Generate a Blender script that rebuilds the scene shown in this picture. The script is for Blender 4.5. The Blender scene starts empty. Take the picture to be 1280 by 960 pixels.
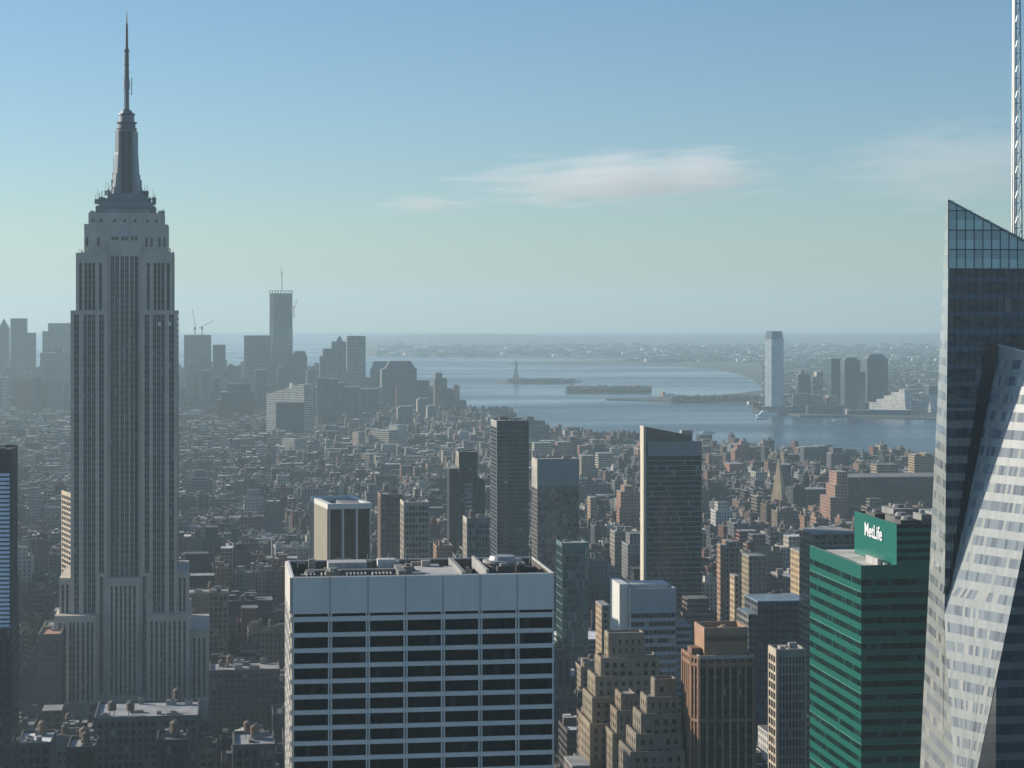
import bpy, bmesh, math, random
import numpy as np
from mathutils import Vector, Matrix

R = math.radians
sc = bpy.context.scene
COL = sc.collection
rng = random.Random(7)

# ------------------------------------------------------------------ camera, light, exposure
F = 2664.0            # focal length in pixels of the 1280 wide photograph
EYE = 258.0           # observation deck height
HOR = 390.0           # photo row at eye level
cam_d = bpy.data.cameras.new('camera')
cam = bpy.data.objects.new('camera', cam_d)
COL.objects.link(cam)
cam.location = (0, 0, EYE)
cam.rotation_euler = (R(90), 0, 0)
cam_d.sensor_width = 36.0
cam_d.lens = 36.0 * F / 1280.0
cam_d.shift_y = -(480.0 - HOR) / 1280.0
cam_d.clip_start = 1.0
cam_d.clip_end = 90000.0
sc.camera = cam

SUN_AZ, SUN_EL = 66.0, 21.0      # degrees left of the view axis, elevation
w = bpy.data.worlds.new('World')
sc.world = w
w.use_nodes = True
nt = w.node_tree
bg = nt.nodes['Background']
sky = nt.nodes.new('ShaderNodeTexSky')
sky.sky_type = 'NISHITA'
sky.sun_disc = False
sky.sun_elevation = R(SUN_EL)
sky.sun_rotation = R(-SUN_AZ)
sky.altitude = 200
sky.air_density = 1.0
sky.dust_density = 0.2
sky.ozone_density = 3.6
tint = nt.nodes.new('ShaderNodeMix'); tint.data_type = 'RGBA'; tint.blend_type = 'MULTIPLY'; tint.inputs[0].default_value = 1.0
tint.inputs[7].default_value = (0.85, 0.955, 1.02, 1.0)      # the camera's cool white balance
nt.links.new(sky.outputs[0], tint.inputs[6]); nt.links.new(tint.outputs[2], bg.inputs[0])
bg.inputs[1].default_value = 0.088

sun_d = bpy.data.lights.new('sun', 'SUN')
sun_d.energy = 5.0
sun_d.angle = R(0.5)
sun_d.color = (1.0, 0.91, 0.78)
sun = bpy.data.objects.new('sun', sun_d)
COL.objects.link(sun)
SD = Vector((-math.sin(R(SUN_AZ)) * math.cos(R(SUN_EL)), math.cos(R(SUN_AZ)) * math.cos(R(SUN_EL)), math.sin(R(SUN_EL))))
sun.rotation_euler = SD.to_track_quat('Z', 'Y').to_euler()
sun.location = (-2000, 800, 3000)

sc.view_settings.view_transform = 'Standard'
sc.view_settings.look = 'None'
sc.view_settings.exposure = 0.3
sc.view_settings.gamma = 1.0
sc.render.film_transparent = False
sc.cycles.max_bounces = 6
sc.cycles.diffuse_bounces = 2
sc.cycles.glossy_bounces = 3
sc.cycles.transmission_bounces = 4
sc.cycles.volume_bounces = 3
sc.cycles.caustics_reflective = False
sc.cycles.caustics_refractive = False
sc.cycles.sample_clamp_indirect = 4.0
HAZE_DENSITY = 6.6e-5

# ------------------------------------------------------------------ coordinates
TH = R(7.9)                       # the street grid is turned this much from the view axis
CT, ST = math.cos(TH), math.sin(TH)

def wx(px, Y): return (px - 640.0) / F * Y
def wz(py, Y): return EYE + (HOR - py) / F * Y
def ground_Y(py, z=0.0): return (EYE - z) * F / (py - HOR)
def gpt(px, py, z=0.0):
    Y = ground_Y(py, z)
    return (wx(px, Y), Y)
def span(px0, px1, Y0, rot):
    """width along the local x axis (turned by rot) that reaches photo column px1 from px0"""
    t1 = (px1 - 640.0) / F
    X0 = wx(px0, Y0)
    return (t1 * Y0 - X0) / (math.cos(rot) - t1 * math.sin(rot))

# ------------------------------------------------------------------ mesh builder
class MB:
    def __init__(s):
        s.v = []; s.f = []; s.m = []; s.uv = []; s.c = []
    def face(s, pts, m=0, uv=None, col=(1, 1, 1)):
        i = len(s.v); n = len(pts)
        s.v.extend(pts); s.f.append(tuple(range(i, i + n))); s.m.append(m)
        s.uv.extend(uv if uv else [(p[0] * .1, p[1] * .1) for p in pts])
        s.c.extend([(col[0], col[1], col[2], 1.0)] * n)
    def box(s, x0, x1, y0, y1, z0, z1, m=0, col=(1, 1, 1), top=None, tcol=None, bay=3.2, fl=3.6, bottom=False, tops=True):
        top = m if top is None else top
        tcol = col if tcol is None else tcol
        nx = max(1, round((x1 - x0) / bay)); ny = max(1, round((y1 - y0) / bay))
        ou = rng.randrange(0, 5000); ov = rng.randrange(0, 500)
        va, vb = ov - (z1 - z0) / fl, ov
        A, B, C, D = (x0, y0), (x1, y0), (x1, y1), (x0, y1)
        for (p, q, n, k) in ((A, B, nx, 0), (B, C, ny, 900), (C, D, nx, 1800), (D, A, ny, 2700)):
            s.face([(p[0], p[1], z0), (q[0], q[1], z0), (q[0], q[1], z1), (p[0], p[1], z1)], m,
                   [(ou + k, va), (ou + k + n, va), (ou + k + n, vb), (ou + k, vb)], col)
        if tops: s.face([(x0, y0, z1), (x1, y0, z1), (x1, y1, z1), (x0, y1, z1)], top, None, tcol)
        if bottom: s.face([(x0, y1, z0), (x1, y1, z0), (x1, y0, z0), (x0, y0, z0)], m, None, col)
    def rim(s, x0, x1, y0, y1, z0, z1, t, m=0, col=(1, 1, 1)):
        """a parapet standing on a roof: four walls round an open middle"""
        for a, b, c, d in ((x0, x1, y0, y0 + t), (x0, x1, y1 - t, y1), (x0, x0 + t, y0 + t, y1 - t), (x1 - t, x1, y0 + t, y1 - t)):
            s.box(a, b, c, d, z0, z1, m, col)
    def prism(s, poly, z0, z1, m=0, col=(1, 1, 1), top=None, tcol=None, bay=3.2, fl=3.6, poly1=None):
        top = m if top is None else top
        p1 = poly1 or poly
        n = len(poly); u = rng.randrange(0, 5000)
        v0 = -(z1 - z0) / fl
        for i in range(n):
            j = (i + 1) % n
            L = math.hypot(poly[j][0] - poly[i][0], poly[j][1] - poly[i][1])
            k = max(1, round(L / bay))
            s.face([(*poly[i], z0), (*poly[j], z0), (*p1[j], z1), (*p1[i], z1)], m, [(u, v0), (u + k, v0), (u + k, 0), (u, 0)], col)
            u += k
        s.face([(*p, z1) for p in p1], top, None, tcol or col)
    def cyl(s, cx, cy, r0, r1, z0, z1, n=10, m=0, col=(1, 1, 1), cap=True):
        a = [(cx + r0 * math.cos(2 * math.pi * i / n), cy + r0 * math.sin(2 * math.pi * i / n)) for i in range(n)]
        b = [(cx + r1 * math.cos(2 * math.pi * i / n), cy + r1 * math.sin(2 * math.pi * i / n)) for i in range(n)]
        for i in range(n):
            j = (i + 1) % n
            if r1 < 1e-6: s.face([(*a[i], z0), (*a[j], z0), (cx, cy, z1)], m, None, col)
            else: s.face([(*a[i], z0), (*a[j], z0), (*b[j], z1), (*b[i], z1)], m, [(i, z0 / 3.6), (i + 1, z0 / 3.6), (i + 1, z1 / 3.6), (i, z1 / 3.6)], col)
        if cap and r1 > 1e-6: s.face([(*p, z1) for p in b], m, None, col)
    def bar(s, p, q, r, m=0, col=(1, 1, 1), n=4):
        p, q = Vector(p), Vector(q)
        d = q - p
        if d.length < 1e-6: return
        qt = d.to_track_quat('Z', 'Y')
        ring = [qt @ Vector((r * math.cos(2 * math.pi * (i + .5) / n), r * math.sin(2 * math.pi * (i + .5) / n), 0)) for i in range(n)]
        for i in range(n):
            j = (i + 1) % n
            s.face([tuple(p + ring[i]), tuple(p + ring[j]), tuple(q + ring[j]), tuple(q + ring[i])], m, None, col)
        s.face([tuple(q + x) for x in ring], m, None, col)
        s.face([tuple(p + x) for x in reversed(ring)], m, None, col)
    def obox(s, T, u0, u1, o0, o1, z0, z1, m=0, col=(1, 1, 1)):
        """box in the frame of a facade T(u, out, z); no back face"""
        g = lambda u, o, z: T(u, o, z)
        s.face([g(u0, o1, z0), g(u1, o1, z0), g(u1, o1, z1), g(u0, o1, z1)], m, [(u0, z0), (u1, z0), (u1, z1), (u0, z1)], col)
        s.face([g(u0, o0, z0), g(u0, o1, z0), g(u0, o1, z1), g(u0, o0, z1)], m, [(o0, z0), (o1, z0), (o1, z1), (o0, z1)], col)
        s.face([g(u1, o1, z0), g(u1, o0, z0), g(u1, o0, z1), g(u1, o1, z1)], m, [(o1, z0), (o0, z0), (o0, z1), (o1, z1)], col)
        s.face([g(u0, o1, z1), g(u1, o1, z1), g(u1, o0, z1), g(u0, o0, z1)], m, None, col)
        s.face([g(u0, o0, z0), g(u1, o0, z0), g(u1, o1, z0), g(u0, o1, z0)], m, None, col)
    def mesh(s, name, mats, weld=False):
        if weld:
            key = {}; idx = []; nv = []
            for p in s.v:
                q = (round(p[0], 3), round(p[1], 3), round(p[2], 3))
                if q not in key: key[q] = len(nv); nv.append(p)
                idx.append(key[q])
            s.f = [tuple(idx[i] for i in f) for f in s.f]; s.v = nv
        me = bpy.data.meshes.new(name)
        me.from_pydata(s.v, [], s.f)
        for mt in mats: me.materials.append(mt)
        me.polygons.foreach_set('material_index', s.m)
        ul = me.uv_layers.new(name='UVMap')
        ul.data.foreach_set('uv', [x for p in s.uv for x in p])
        ca = me.color_attributes.new('Col', 'FLOAT_COLOR', 'CORNER')
        ca.data.foreach_set('color', [x for p in s.c for x in p])
        me.update()
        return me
    def build(s, name, mats, parent=None, loc=None, rot=None, weld=False):
        if not isinstance(mats, (list, tuple)): mats = [mats]
        o = bpy.data.objects.new(name, s.mesh(name, mats, weld))
        COL.objects.link(o)
        if parent: o.parent = parent
        if loc: o.location = loc
        if rot: o.rotation_euler = (0, 0, rot)
        return o

def tag(o, label, cat, group=None):
    o['label'] = label; o['category'] = cat
    if group: o['group'] = group
    return o
def thing(name, label, cat, loc=(0, 0, 0), rot=0.0, group=None):
    o = bpy.data.objects.new(name, None)
    o.empty_display_size = 10
    COL.objects.link(o)
    o.location = loc; o.rotation_euler = (0, 0, rot)
    return tag(o, label, cat, group)
def kind(o, k): o['kind'] = k; return o

# ------------------------------------------------------------------ materials
def new_mat(name):
    m = bpy.data.materials.new(name); m.use_nodes = True
    return m, m.node_tree, m.node_tree.nodes['Principled BSDF']
def math_n(nt, op, a, b=None, c=None):
    n = nt.nodes.new('ShaderNodeMath'); n.operation = op
    for i, x in enumerate((a, b, c)):
        if x is None: continue
        if isinstance(x, (int, float)): n.inputs[i].default_value = x
        else: nt.links.new(x, n.inputs[i])
    return n.outputs[0]
def mixc(nt, fac, a, b, mode='MIX'):
    n = nt.nodes.new('ShaderNodeMix'); n.data_type = 'RGBA'; n.blend_type = mode
    if isinstance(fac, (int, float)): n.inputs[0].default_value = fac
    else: nt.links.new(fac, n.inputs[0])
    for i, x in ((6, a), (7, b)):
        if isinstance(x, tuple): n.inputs[i].default_value = (*x, 1)
        else: nt.links.new(x, n.inputs[i])
    return n.outputs[2]
def noise(nt, scale, detail=3, vec=None, dim='3D'):
    n = nt.nodes.new('ShaderNodeTexNoise'); n.inputs['Scale'].default_value = scale; n.inputs['Detail'].default_value = detail
    if vec is not None: nt.links.new(vec, n.inputs['Vector'])
    return n.outputs['Fac']
def remap(nt, x, a, b, c, d):
    n = nt.nodes.new('ShaderNodeMapRange'); nt.links.new(x, n.inputs[0])
    for i, v in enumerate((a, b, c, d)): n.inputs[i + 1].default_value = v
    return n.outputs[0]
def attr(nt):
    n = nt.nodes.new('ShaderNodeAttribute'); n.attribute_name = 'Col'; return n.outputs['Color']
def dirt(nt, col, s1=.012, s2=.15, amt=.28):
    """wear and weather with a shape of its own: blotches and runs down the wall"""
    tc = nt.nodes.new('ShaderNodeTexCoord')
    mp = nt.nodes.new('ShaderNodeMapping'); mp.inputs['Scale'].default_value = (1, 1, .12)
    nt.links.new(tc.outputs['Object'], mp.inputs[0])
    a = remap(nt, noise(nt, s1 * 6, 4, tc.outputs['Object']), .3, .7, 1 - amt, 1 + amt * .5)
    b = remap(nt, noise(nt, s2 * 3, 3, mp.outputs[0]), .3, .7, 1 - amt * .6, 1 + amt * .35)
    k = math_n(nt, 'MULTIPLY', a, b)
    c = nt.nodes.new('ShaderNodeCombineXYZ')
    for i in range(3): nt.links.new(k, c.inputs[i])
    return mixc(nt, 1.0, col, c.outputs[0], 'MULTIPLY')

def plain(name, rough=.8, amt=.25, metal=0.0, s1=.012, s2=.15):
    m, nt, b = new_mat(name)
    nt.links.new(dirt(nt, attr(nt), s1, s2, amt), b.inputs['Base Color'])
    b.inputs['Roughness'].default_value = rough; b.inputs['Metallic'].default_value = metal
    b.inputs['Specular IOR Level'].default_value = .3
    return m
M_WALL = plain('masonry')
M_METAL = plain('painted_steel', .5, .15, .3)
M_STONE = plain('limestone', .85, .14)
M_CLAD = plain('smooth_cladding', .55, .07)

def glass_mat(name, rough=.06, spec=.5, wob=0.0):
    m, nt, b = new_mat(name)
    nt.links.new(attr(nt), b.inputs['Base Color'])
    b.inputs['Roughness'].default_value = rough
    b.inputs['Specular IOR Level'].default_value = spec
    if wob:
        tc = nt.nodes.new('ShaderNodeTexCoord')
        bp = nt.nodes.new('ShaderNodeBump'); bp.inputs['Strength'].default_value = wob; bp.inputs['Distance'].default_value = 1.0
        nt.links.new(noise(nt, .35, 2, tc.outputs['Object']), bp.inputs['Height'])
        nt.links.new(bp.outputs[0], b.inputs['Normal'])
    return m
M_GLASS = glass_mat('window_glass')
M_DARKGLASS = glass_mat('dark_glass', .12, .25)
M_CURTAIN = glass_mat('curtain_glass', .05, .5, .08)
M_FRIT = glass_mat('fritted_glass', .22, .6)

def windows(name, a, b_, lit=.12, glass=(.022, .028, .034), grough=.08, spec=.6, vgrad=False):
    """masonry with window openings: uv counts bays and floors, Col is the wall's own colour"""
    m, nt, b = new_mat(name)
    uv = nt.nodes.new('ShaderNodeUVMap')
    sp = nt.nodes.new('ShaderNodeSeparateXYZ'); nt.links.new(uv.outputs[0], sp.inputs[0])
    u, v = sp.outputs[0], sp.outputs[1]
    fu = math_n(nt, 'ABSOLUTE', math_n(nt, 'SUBTRACT', math_n(nt, 'FRACT', u), .5))
    fv = math_n(nt, 'ABSOLUTE', math_n(nt, 'SUBTRACT', math_n(nt, 'FRACT', v), .48))
    mk = math_n(nt, 'MULTIPLY', math_n(nt, 'LESS_THAN', fu, a / 2), math_n(nt, 'LESS_THAN', fv, b_ / 2))
    cb = nt.nodes.new('ShaderNodeCombineXYZ')
    nt.links.new(math_n(nt, 'FLOOR', u), cb.inputs[0]); nt.links.new(math_n(nt, 'FLOOR', v), cb.inputs[1])
    wn = nt.nodes.new('ShaderNodeTexWhiteNoise'); wn.noise_dimensions = '3D'; nt.links.new(cb.outputs[0], wn.inputs[0])
    blind = remap(nt, wn.outputs[0], 1 - lit, 1.0, 0.0, .55)
    gl = mixc(nt, blind, glass, (.3, .29, .27))
    wall = dirt(nt, attr(nt))
    nt.links.new(mixc(nt, mk, wall, gl), b.inputs['Base Color'])
    rg = math_n(nt, 'SUBTRACT', .85, math_n(nt, 'MULTIPLY', mk, .85 - grough))
    nt.links.new(rg, b.inputs['Roughness'])
    nt.links.new(math_n(nt, 'ADD', .2, math_n(nt, 'MULTIPLY', mk, spec - .2)), b.inputs['Specular IOR Level'])
    bp = nt.nodes.new('ShaderNodeBump'); bp.inputs['Strength'].default_value = .6; bp.inputs['Distance'].default_value = .25
    bp.invert = True
    nt.links.new(mk, bp.inputs['Height']); nt.links.new(bp.outputs[0], b.inputs['Normal'])
    return m
M_PUNCH = windows('punched_window_wall', .42, .55)
M_LOFT = windows('loft_window_wall', .74, .6)
M_RIBBON = windows('ribbon_window_wall', 1.01, .5, .1)
M_STRIP = windows('strip_window_wall', .46, 1.01, .05)
M_GLAZE = windows('glazed_wall', .9, .8, .06, (.03, .04, .05), .05, .9)
STY = {'punch': 0, 'loft': 1, 'ribbon': 2, 'strip': 3, 'glaze': 4}

def roof_mat():
    m, nt, b = new_mat('roof_felt')
    tc = nt.nodes.new('ShaderNodeTexCoord')
    k = remap(nt, noise(nt, .12, 5, tc.outputs['Object']), .3, .7, .6, 1.25)
    c = nt.nodes.new('ShaderNodeCombineXYZ')
    for i in range(3): nt.links.new(k, c.inputs[i])
    nt.links.new(mixc(nt, 1.0, attr(nt), c.outputs[0], 'MULTIPLY'), b.inputs['Base Color'])
    b.inputs['Roughness'].default_value = .9
    return m
M_ROOF = roof_mat()
CITY = [M_PUNCH, M_LOFT, M_RIBBON, M_STRIP, M_GLAZE, M_ROOF, M_WALL, M_METAL]
I_ROOF, I_WALL, I_METAL = 5, 6, 7

def ground_mat(name, c0, c1, scale, rough=.9):
    m, nt, b = new_mat(name)
    tc = nt.nodes.new('ShaderNodeTexCoord')
    f = remap(nt, noise(nt, scale, 6, tc.outputs['Object']), .35, .65, 0, 1)
    nt.links.new(mixc(nt, f, c0, c1), b.inputs['Base Color'])
    b.inputs['Roughness'].default_value = rough
    return m
M_ASPH = ground_mat('asphalt', (.025, .026, .03), (.05, .05, .05), .02)
M_PAVE = ground_mat('pavement', (.16, .16, .15), (.24, .23, .22), .05)
M_LAND = ground_mat('shore_land', (.04, .05, .04), (.085, .085, .07), .0016)
M_HILL = ground_mat('hill_woods', (.03, .04, .03), (.08, .075, .06), .004)
M_TREE = ground_mat('winter_trees', (.03, .032, .02), (.07, .06, .045), .03)

def water_mat():
    m, nt, b = new_mat('bay_water')
    tc = nt.nodes.new('ShaderNodeTexCoord')
    mp = nt.nodes.new('ShaderNodeMapping'); mp.inputs['Scale'].default_value = (.25, 1, 1); mp.inputs['Rotation'].default_value = (0, 0, R(-12))
    nt.links.new(tc.outputs['Object'], mp.inputs[0])
    nt.links.new(remap(nt, noise(nt, .0022, 5, mp.outputs[0]), .35, .65, .16, .38), b.inputs['Roughness'])
    b.inputs['Base Color'].default_value = (.022, .045, .055, 1)
    b.inputs['Specular IOR Level'].default_value = .5
    bp = nt.nodes.new('ShaderNodeBump'); bp.inputs['Strength'].default_value = .35; bp.inputs['Distance'].default_value = 2
    nt.links.new(noise(nt, .02, 4, tc.outputs['Object']), bp.inputs['Height'])
    nt.links.new(bp.outputs[0], b.inputs['Normal'])
    return m
M_WATER = water_mat()

# ------------------------------------------------------------------ the setting: water, land, streets
def sheet(name, poly, z, mat, z0=None):
    bm = bmesh.new()
    vs = [bm.verts.new((x, y, z)) for x, y in poly]
    f = bm.faces.new(vs)
    if f.calc_center_median() is not None:
        f.normal_update()
        if f.normal.z < 0: f.normal_flip()
    if z0 is not None:
        lo = [bm.verts.new((x, y, z0)) for x, y in poly]
        n = len(poly)
        for i in range(n): bm.faces.new((vs[i], lo[i], lo[(i + 1) % n], vs[(i + 1) % n]))
        bm.normal_update()
    bmesh.ops.triangulate(bm, faces=[f])
    me = bpy.data.meshes.new(name); bm.to_mesh(me); bm.free()
    me.materials.append(mat)
    o = bpy.data.objects.new(name, me); COL.objects.link(o)
    return kind(o, 'structure')

FAR = 26600.0
sheet('water', [(-9000, -9000), (9000, -9000), (9000, FAR), (-9000, FAR)], 0.0, M_WATER)
shore_px = [(1330, 586), (1170, 576), (1060, 573), (1000, 567), (900, 560), (880, 557), (760, 553), (690, 543), (640, 533), (600, 523), (575, 513), (570, 500), (540, 489), (470, 484), (380, 480), (250, 474), (120, 470), (-60, 470)]
MANH = [gpt(*p) for p in shore_px]
land_poly = [(3200, -8800)] + [(3200, 3300)] + MANH + [(-3000, 7600), (-3000, -8800)]
sheet('ground', land_poly, 2.0, M_ASPH, -2.0)

def inside(x, y, poly):
    r = False; j = len(poly) - 1
    for i in range(len(poly)):
        xi, yi = poly[i]; xj, yj = poly[j]
        if (yi > y) != (yj > y) and x < (xj - xi) * (y - yi) / (yj - yi) + xi: r = not r
        j = i
    return r

# New Jersey, the islands, the low hills
nj = [gpt(*p) for p in [(1330, 527), (1170, 525), (1130, 524), (1060, 521), (1000, 521), (985, 518), (940, 514), (935, 506), (950, 500), (955, 488), (950, 482), (940, 474), (922, 467), (890, 461), (850, 458), (800, 456.5), (760, 455.8), (700, 455.5), (640, 455), (628, 453), (760, 451), (800, 448), (600, 447), (470, 446), (440, 440), (452, 428)]]
nj += [(wx(452, 21000), 21000), (8600, 25000), (8600, 5000)]
sheet('shore', nj, 3.0, M_LAND, -2.0)
sheet('park_peninsula', [gpt(*p) for p in [(958, 507), (935, 506), (880, 503.5), (845, 503), (800, 501), (758, 500), (800, 498.5), (840, 497.5), (890, 496), (930, 492), (958, 488)]], 3.5, M_LAND, -2.0)
sheet('island', [gpt(*p) for p in [(620, 478.5), (640, 479.5), (680, 480), (715, 479), (728, 477), (700, 475.5), (660, 475), (635, 476)]], 3.5, M_LAND, -2.0)
sheet('island', [gpt(*p) for p in [(706, 490), (760, 491.5), (808, 490.5), (815, 488), (790, 486), (740, 485.5), (712, 486.5)]], 3.5, M_LAND, -2.0)

def hill(name, rows, base_y0, base_y1):
    """a long ridge: rows of (px, top row, distance)"""
    mb = MB()
    r2 = random.Random(3)
    pts = []
    for k in range(len(rows) - 1):
        (xa, ya, da), (xb, yb, db) = rows[k], rows[k + 1]
        for t in range(14):
            q = t / 14.0
            pts.append((xa + (xb - xa) * q, ya + (yb - ya) * q + r2.uniform(-.35, .35), da + (db - da) * q))
    prof = []
    for (x, y, D) in pts:
        h = max(4.0, wz(y, D))
        prof.append([(wx(x, D - 5200), D - 5200, 2.6), (wx(x, D - 3400), D - 3400, h * .3 + r2.uniform(-4, 4)), (wx(x, D - 1500), D - 1500, h * .62 + r2.uniform(-5, 5)), (wx(x, D), D, h), (wx(x, D + 2500), D + 2500, 2.6)])
    for i in range(len(prof) - 1):
        for j in range(4):
            mb.face([prof[i][j], prof[i + 1][j], prof[i + 1][j + 1], prof[i][j + 1]], 0)
    return kind(mb.build(name, [M_HILL]), 'structure')
hill('hills', [(440, 427, 20000), (480, 420.5, 20000), (540, 418, 20000), (640, 417.8, 20000), (720, 420.5, 20500), (860, 421.5, 21500), (1000, 421, 22000), (1180, 420.5, 22500), (1300, 421, 22500)], 0, 0)

# haze: one closed box of even density round the whole scene
def haze():
    mb = MB()
    mb.box(-9400, 9400, -9400, 27000, -3.0, 480.0, 0, bottom=True)
    m = bpy.data.materials.new('haze_air'); m.use_nodes = True
    nt = m.node_tree; nt.nodes.clear()
    out = nt.nodes.new('ShaderNodeOutputMaterial'); pv = nt.nodes.new('ShaderNodeVolumePrincipled')
    pv.inputs['Color'].default_value = (.66, .865, .94, 1)
    pv.inputs['Density'].default_value = HAZE_DENSITY
    pv.inputs['Anisotropy'].default_value = .25
    nt.links.new(pv.outputs[0], out.inputs['Volume'])
    m.cycles.homogeneous_volume = True
    o = mb.build('haze', [m])
    kind(o, 'stuff'); tag(o, 'thin blue winter haze lying over the city and the bay', 'haze')
haze()

def cloud(px, py, D, wpx, hpx, seed, dens, label):
    W, H = wpx / F * D, hpx / F * D
    me = bpy.data.meshes.new('cloud'); bm = bmesh.new()
    bmesh.ops.create_icosphere(bm, subdivisions=3, radius=1.0)
    bm.to_mesh(me); bm.free()
    o = bpy.data.objects.new('cloud', me); COL.objects.link(o)
    o.scale = (W / 2, W * .3, H / 2)
    o.location = (wx(px, D), D, wz(py, D))
    o.rotation_euler = (0, R(-2 if wpx > 200 else 0), 0)
    m = bpy.data.materials.new('cloud_vapour'); m.use_nodes = True
    nt = m.node_tree; nt.nodes.clear()
    out = nt.nodes.new('ShaderNodeOutputMaterial'); pv = nt.nodes.new('ShaderNodeVolumePrincipled')
    tc = nt.nodes.new('ShaderNodeTexCoord')
    ln = nt.nodes.new('ShaderNodeVectorMath'); ln.operation = 'LENGTH'; nt.links.new(tc.outputs['Object'], ln.inputs[0])
    fall = remap(nt, ln.outputs['Value'], .15, 1.0, 1.0, 0.0)
    mp = nt.nodes.new('ShaderNodeMapping'); mp.inputs['Scale'].default_value = (1.5, 1.2, 2.6); mp.inputs['Location'].default_value = (seed, seed * .7, 0)
    nt.links.new(tc.outputs['Object'], mp.inputs[0])
    nz = noise(nt, 1.8, 5, mp.outputs[0])
    d = math_n(nt, 'ADD', math_n(nt, 'MULTIPLY', fall, 1.15), math_n(nt, 'MULTIPLY', math_n(nt, 'SUBTRACT', nz, .6), 2.2))
    d = math_n(nt, 'MAXIMUM', d, 0.0)
    nt.links.new(math_n(nt, 'MULTIPLY', d, dens), pv.inputs['Density'])
    pv.inputs['Color'].default_value = (1.0, 1.0, 1.0, 1)
    pv.inputs['Anisotropy'].default_value = .2
    nt.links.new(pv.outputs[0], out.inputs['Volume'])
    me.materials.append(m)
    tag(o, label, 'cloud')
cloud(785, 224, 24500, 500, 88, 1.3, .0013, 'long lens shaped white cloud with a grey underside, the largest in the sky')
cloud(533, 256, 25500, 160, 30, 4.1, .0017, 'small thin white cloud low in the sky beside the long lens shaped cloud')
cloud(1200, 208, 24000, 400, 140, 7.7, .0006, 'faint grey cloud patch in the sky beside the white lattice mast')

# ------------------------------------------------------------------ facade helpers
FRONT = lambda y0: (lambda u, o, z: (u, y0 - o, z))
LEFT = lambda x0, yb: (lambda u, o, z: (x0 - o, yb - u, z))       # u runs from the back corner to the front corner
RIGHT = lambda x1, y0: (lambda u, o, z: (x1 + o, y0 + u, z))

def gcol(dark=.02, blind=.08, bl=.3, tint=(1, 1.08, 1.18), var=.6):
    if rng.random() < blind:
        k = rng.uniform(bl * .4, bl); return (k, k * .98, k * .92)
    k = dark * rng.uniform(1 - var, 1 + var)
    return (k * tint[0], k * tint[1], k * tint[2])

def grid_facade(wall, root, T, width, z0, z1, nb, nf, pier, span_, proud=.35, edge=1.0, wcol=(.4, .38, .35), wm=0, head=2.0, mode='column', g={}, name=None, pm=None, sub=1, spcol=None, sproud=None, gm=None):
    """piers and spandrels stand proud of the wall core; the glass lies between them. Windows become parts column by column or floor by floor."""
    spcol = spcol or wcol
    sproud = proud - .1 if sproud is None else sproud
    bw = (width - 2 * edge) / nb
    fh = (z1 - head - z0) / nf
    wall.obox(T, 0, edge - pier / 2 if edge > pier / 2 else .02, -.3, proud, z0, z1, wm, wcol)
    wall.obox(T, width - (edge - pier / 2 if edge > pier / 2 else .02), width, -.3, proud, z0, z1, wm, wcol)
    for i in range(nb + 1):
        c = edge + i * bw
        wall.obox(T, max(c - pier / 2, 0.01), min(c + pier / 2, width - .01), -.3, proud + .02, z0, z1 - head * .3, wm, wcol)
    if span_ > 0:
        for k in range(nf):
            zz = z0 + k * fh
            wall.obox(T, .03, width - .03, -.3, sproud, zz, zz + span_, wm, spcol)
    wall.obox(T, .03, width - .03, -.3, proud - .04, z1 - head, z1, wm, wcol)
    def pane(mb, i, k):
        a = edge + i * bw + pier / 2; b = edge + (i + 1) * bw - pier / 2
        zz = z0 + k * fh
        n = sub
        for q in range(n):
            ua, ub = a + (b - a) * q / n, a + (b - a) * (q + 1) / n
            mb.face([T(ua, .04, zz + span_), T(ub, .04, zz + span_), T(ub, .04, zz + fh), T(ua, .04, zz + fh)], 0, None, gcol(**g))
    gm = gm or M_GLASS
    if mode == 'column':
        for i in range(nb):
            mb = MB()
            for k in range(nf):
                pane(mb, i, k)
                a_, b_, zz = edge + i * bw + pier / 2, edge + (i + 1) * bw - pier / 2, z0 + k * fh
                if span_ > 0: mb.face([T(a_, .04, zz), T(b_, .04, zz), T(b_, .04, zz + span_), T(a_, .04, zz + span_)], 0, None, (.03, .03, .03))
            mb.build(name or 'window_column', [gm], root, weld=True)
    elif mode == 'band':
        for k in range(nf):
            mb = MB()
            for i in range(nb):
                pane(mb, i, k)
                if i:
                    a_, zz = edge + i * bw, z0 + k * fh
                    mb.face([T(a_ - pier / 2, .04, zz + span_), T(a_ + pier / 2, .04, zz + span_), T(a_ + pier / 2, .04, zz + fh), T(a_ - pier / 2, .04, zz + fh)], 0, None, (.03, .03, .03))
            mb.build(name or 'window_band', [gm], root, weld=True)
    elif mode == 'window':
        n = 0; rest = MB()
        for k in reversed(range(nf)):
            for i in range(nb):
                if n < 100:
                    mb = MB(); pane(mb, i, k); mb.build(name or 'window', [gm], root); n += 1
                else: pane(rest, i, k)
        if rest.f: kind(rest.build('window_rows', [gm], root), 'stuff')

def water_tank(root, x, y, z, r=2.0, h=4.0, leg=2.5, col=(.17, .11, .07)):
    mb = MB()
    mb.cyl(x, y, r, r, z + leg, z + leg + h, 12, 0, col)
    for a in range(4):
        t = math.pi / 4 + a * math.pi / 2
        mb.bar((x + r * .7 * math.cos(t), y + r * .7 * math.sin(t), z - .1), (x + r * .7 * math.cos(t), y + r * .7 * math.sin(t), z + leg), .18, 0, (.06, .06, .06))
    t = mb.build('water_tank', [M_WALL], root)
    c = MB(); c.cyl(x, y, r * 1.08, 0, z + leg + h + .01, z + leg + h + r * .75, 12, 0, (.2, .17, .14))
    c.build('tank_roof', [M_WALL], t)

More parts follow.
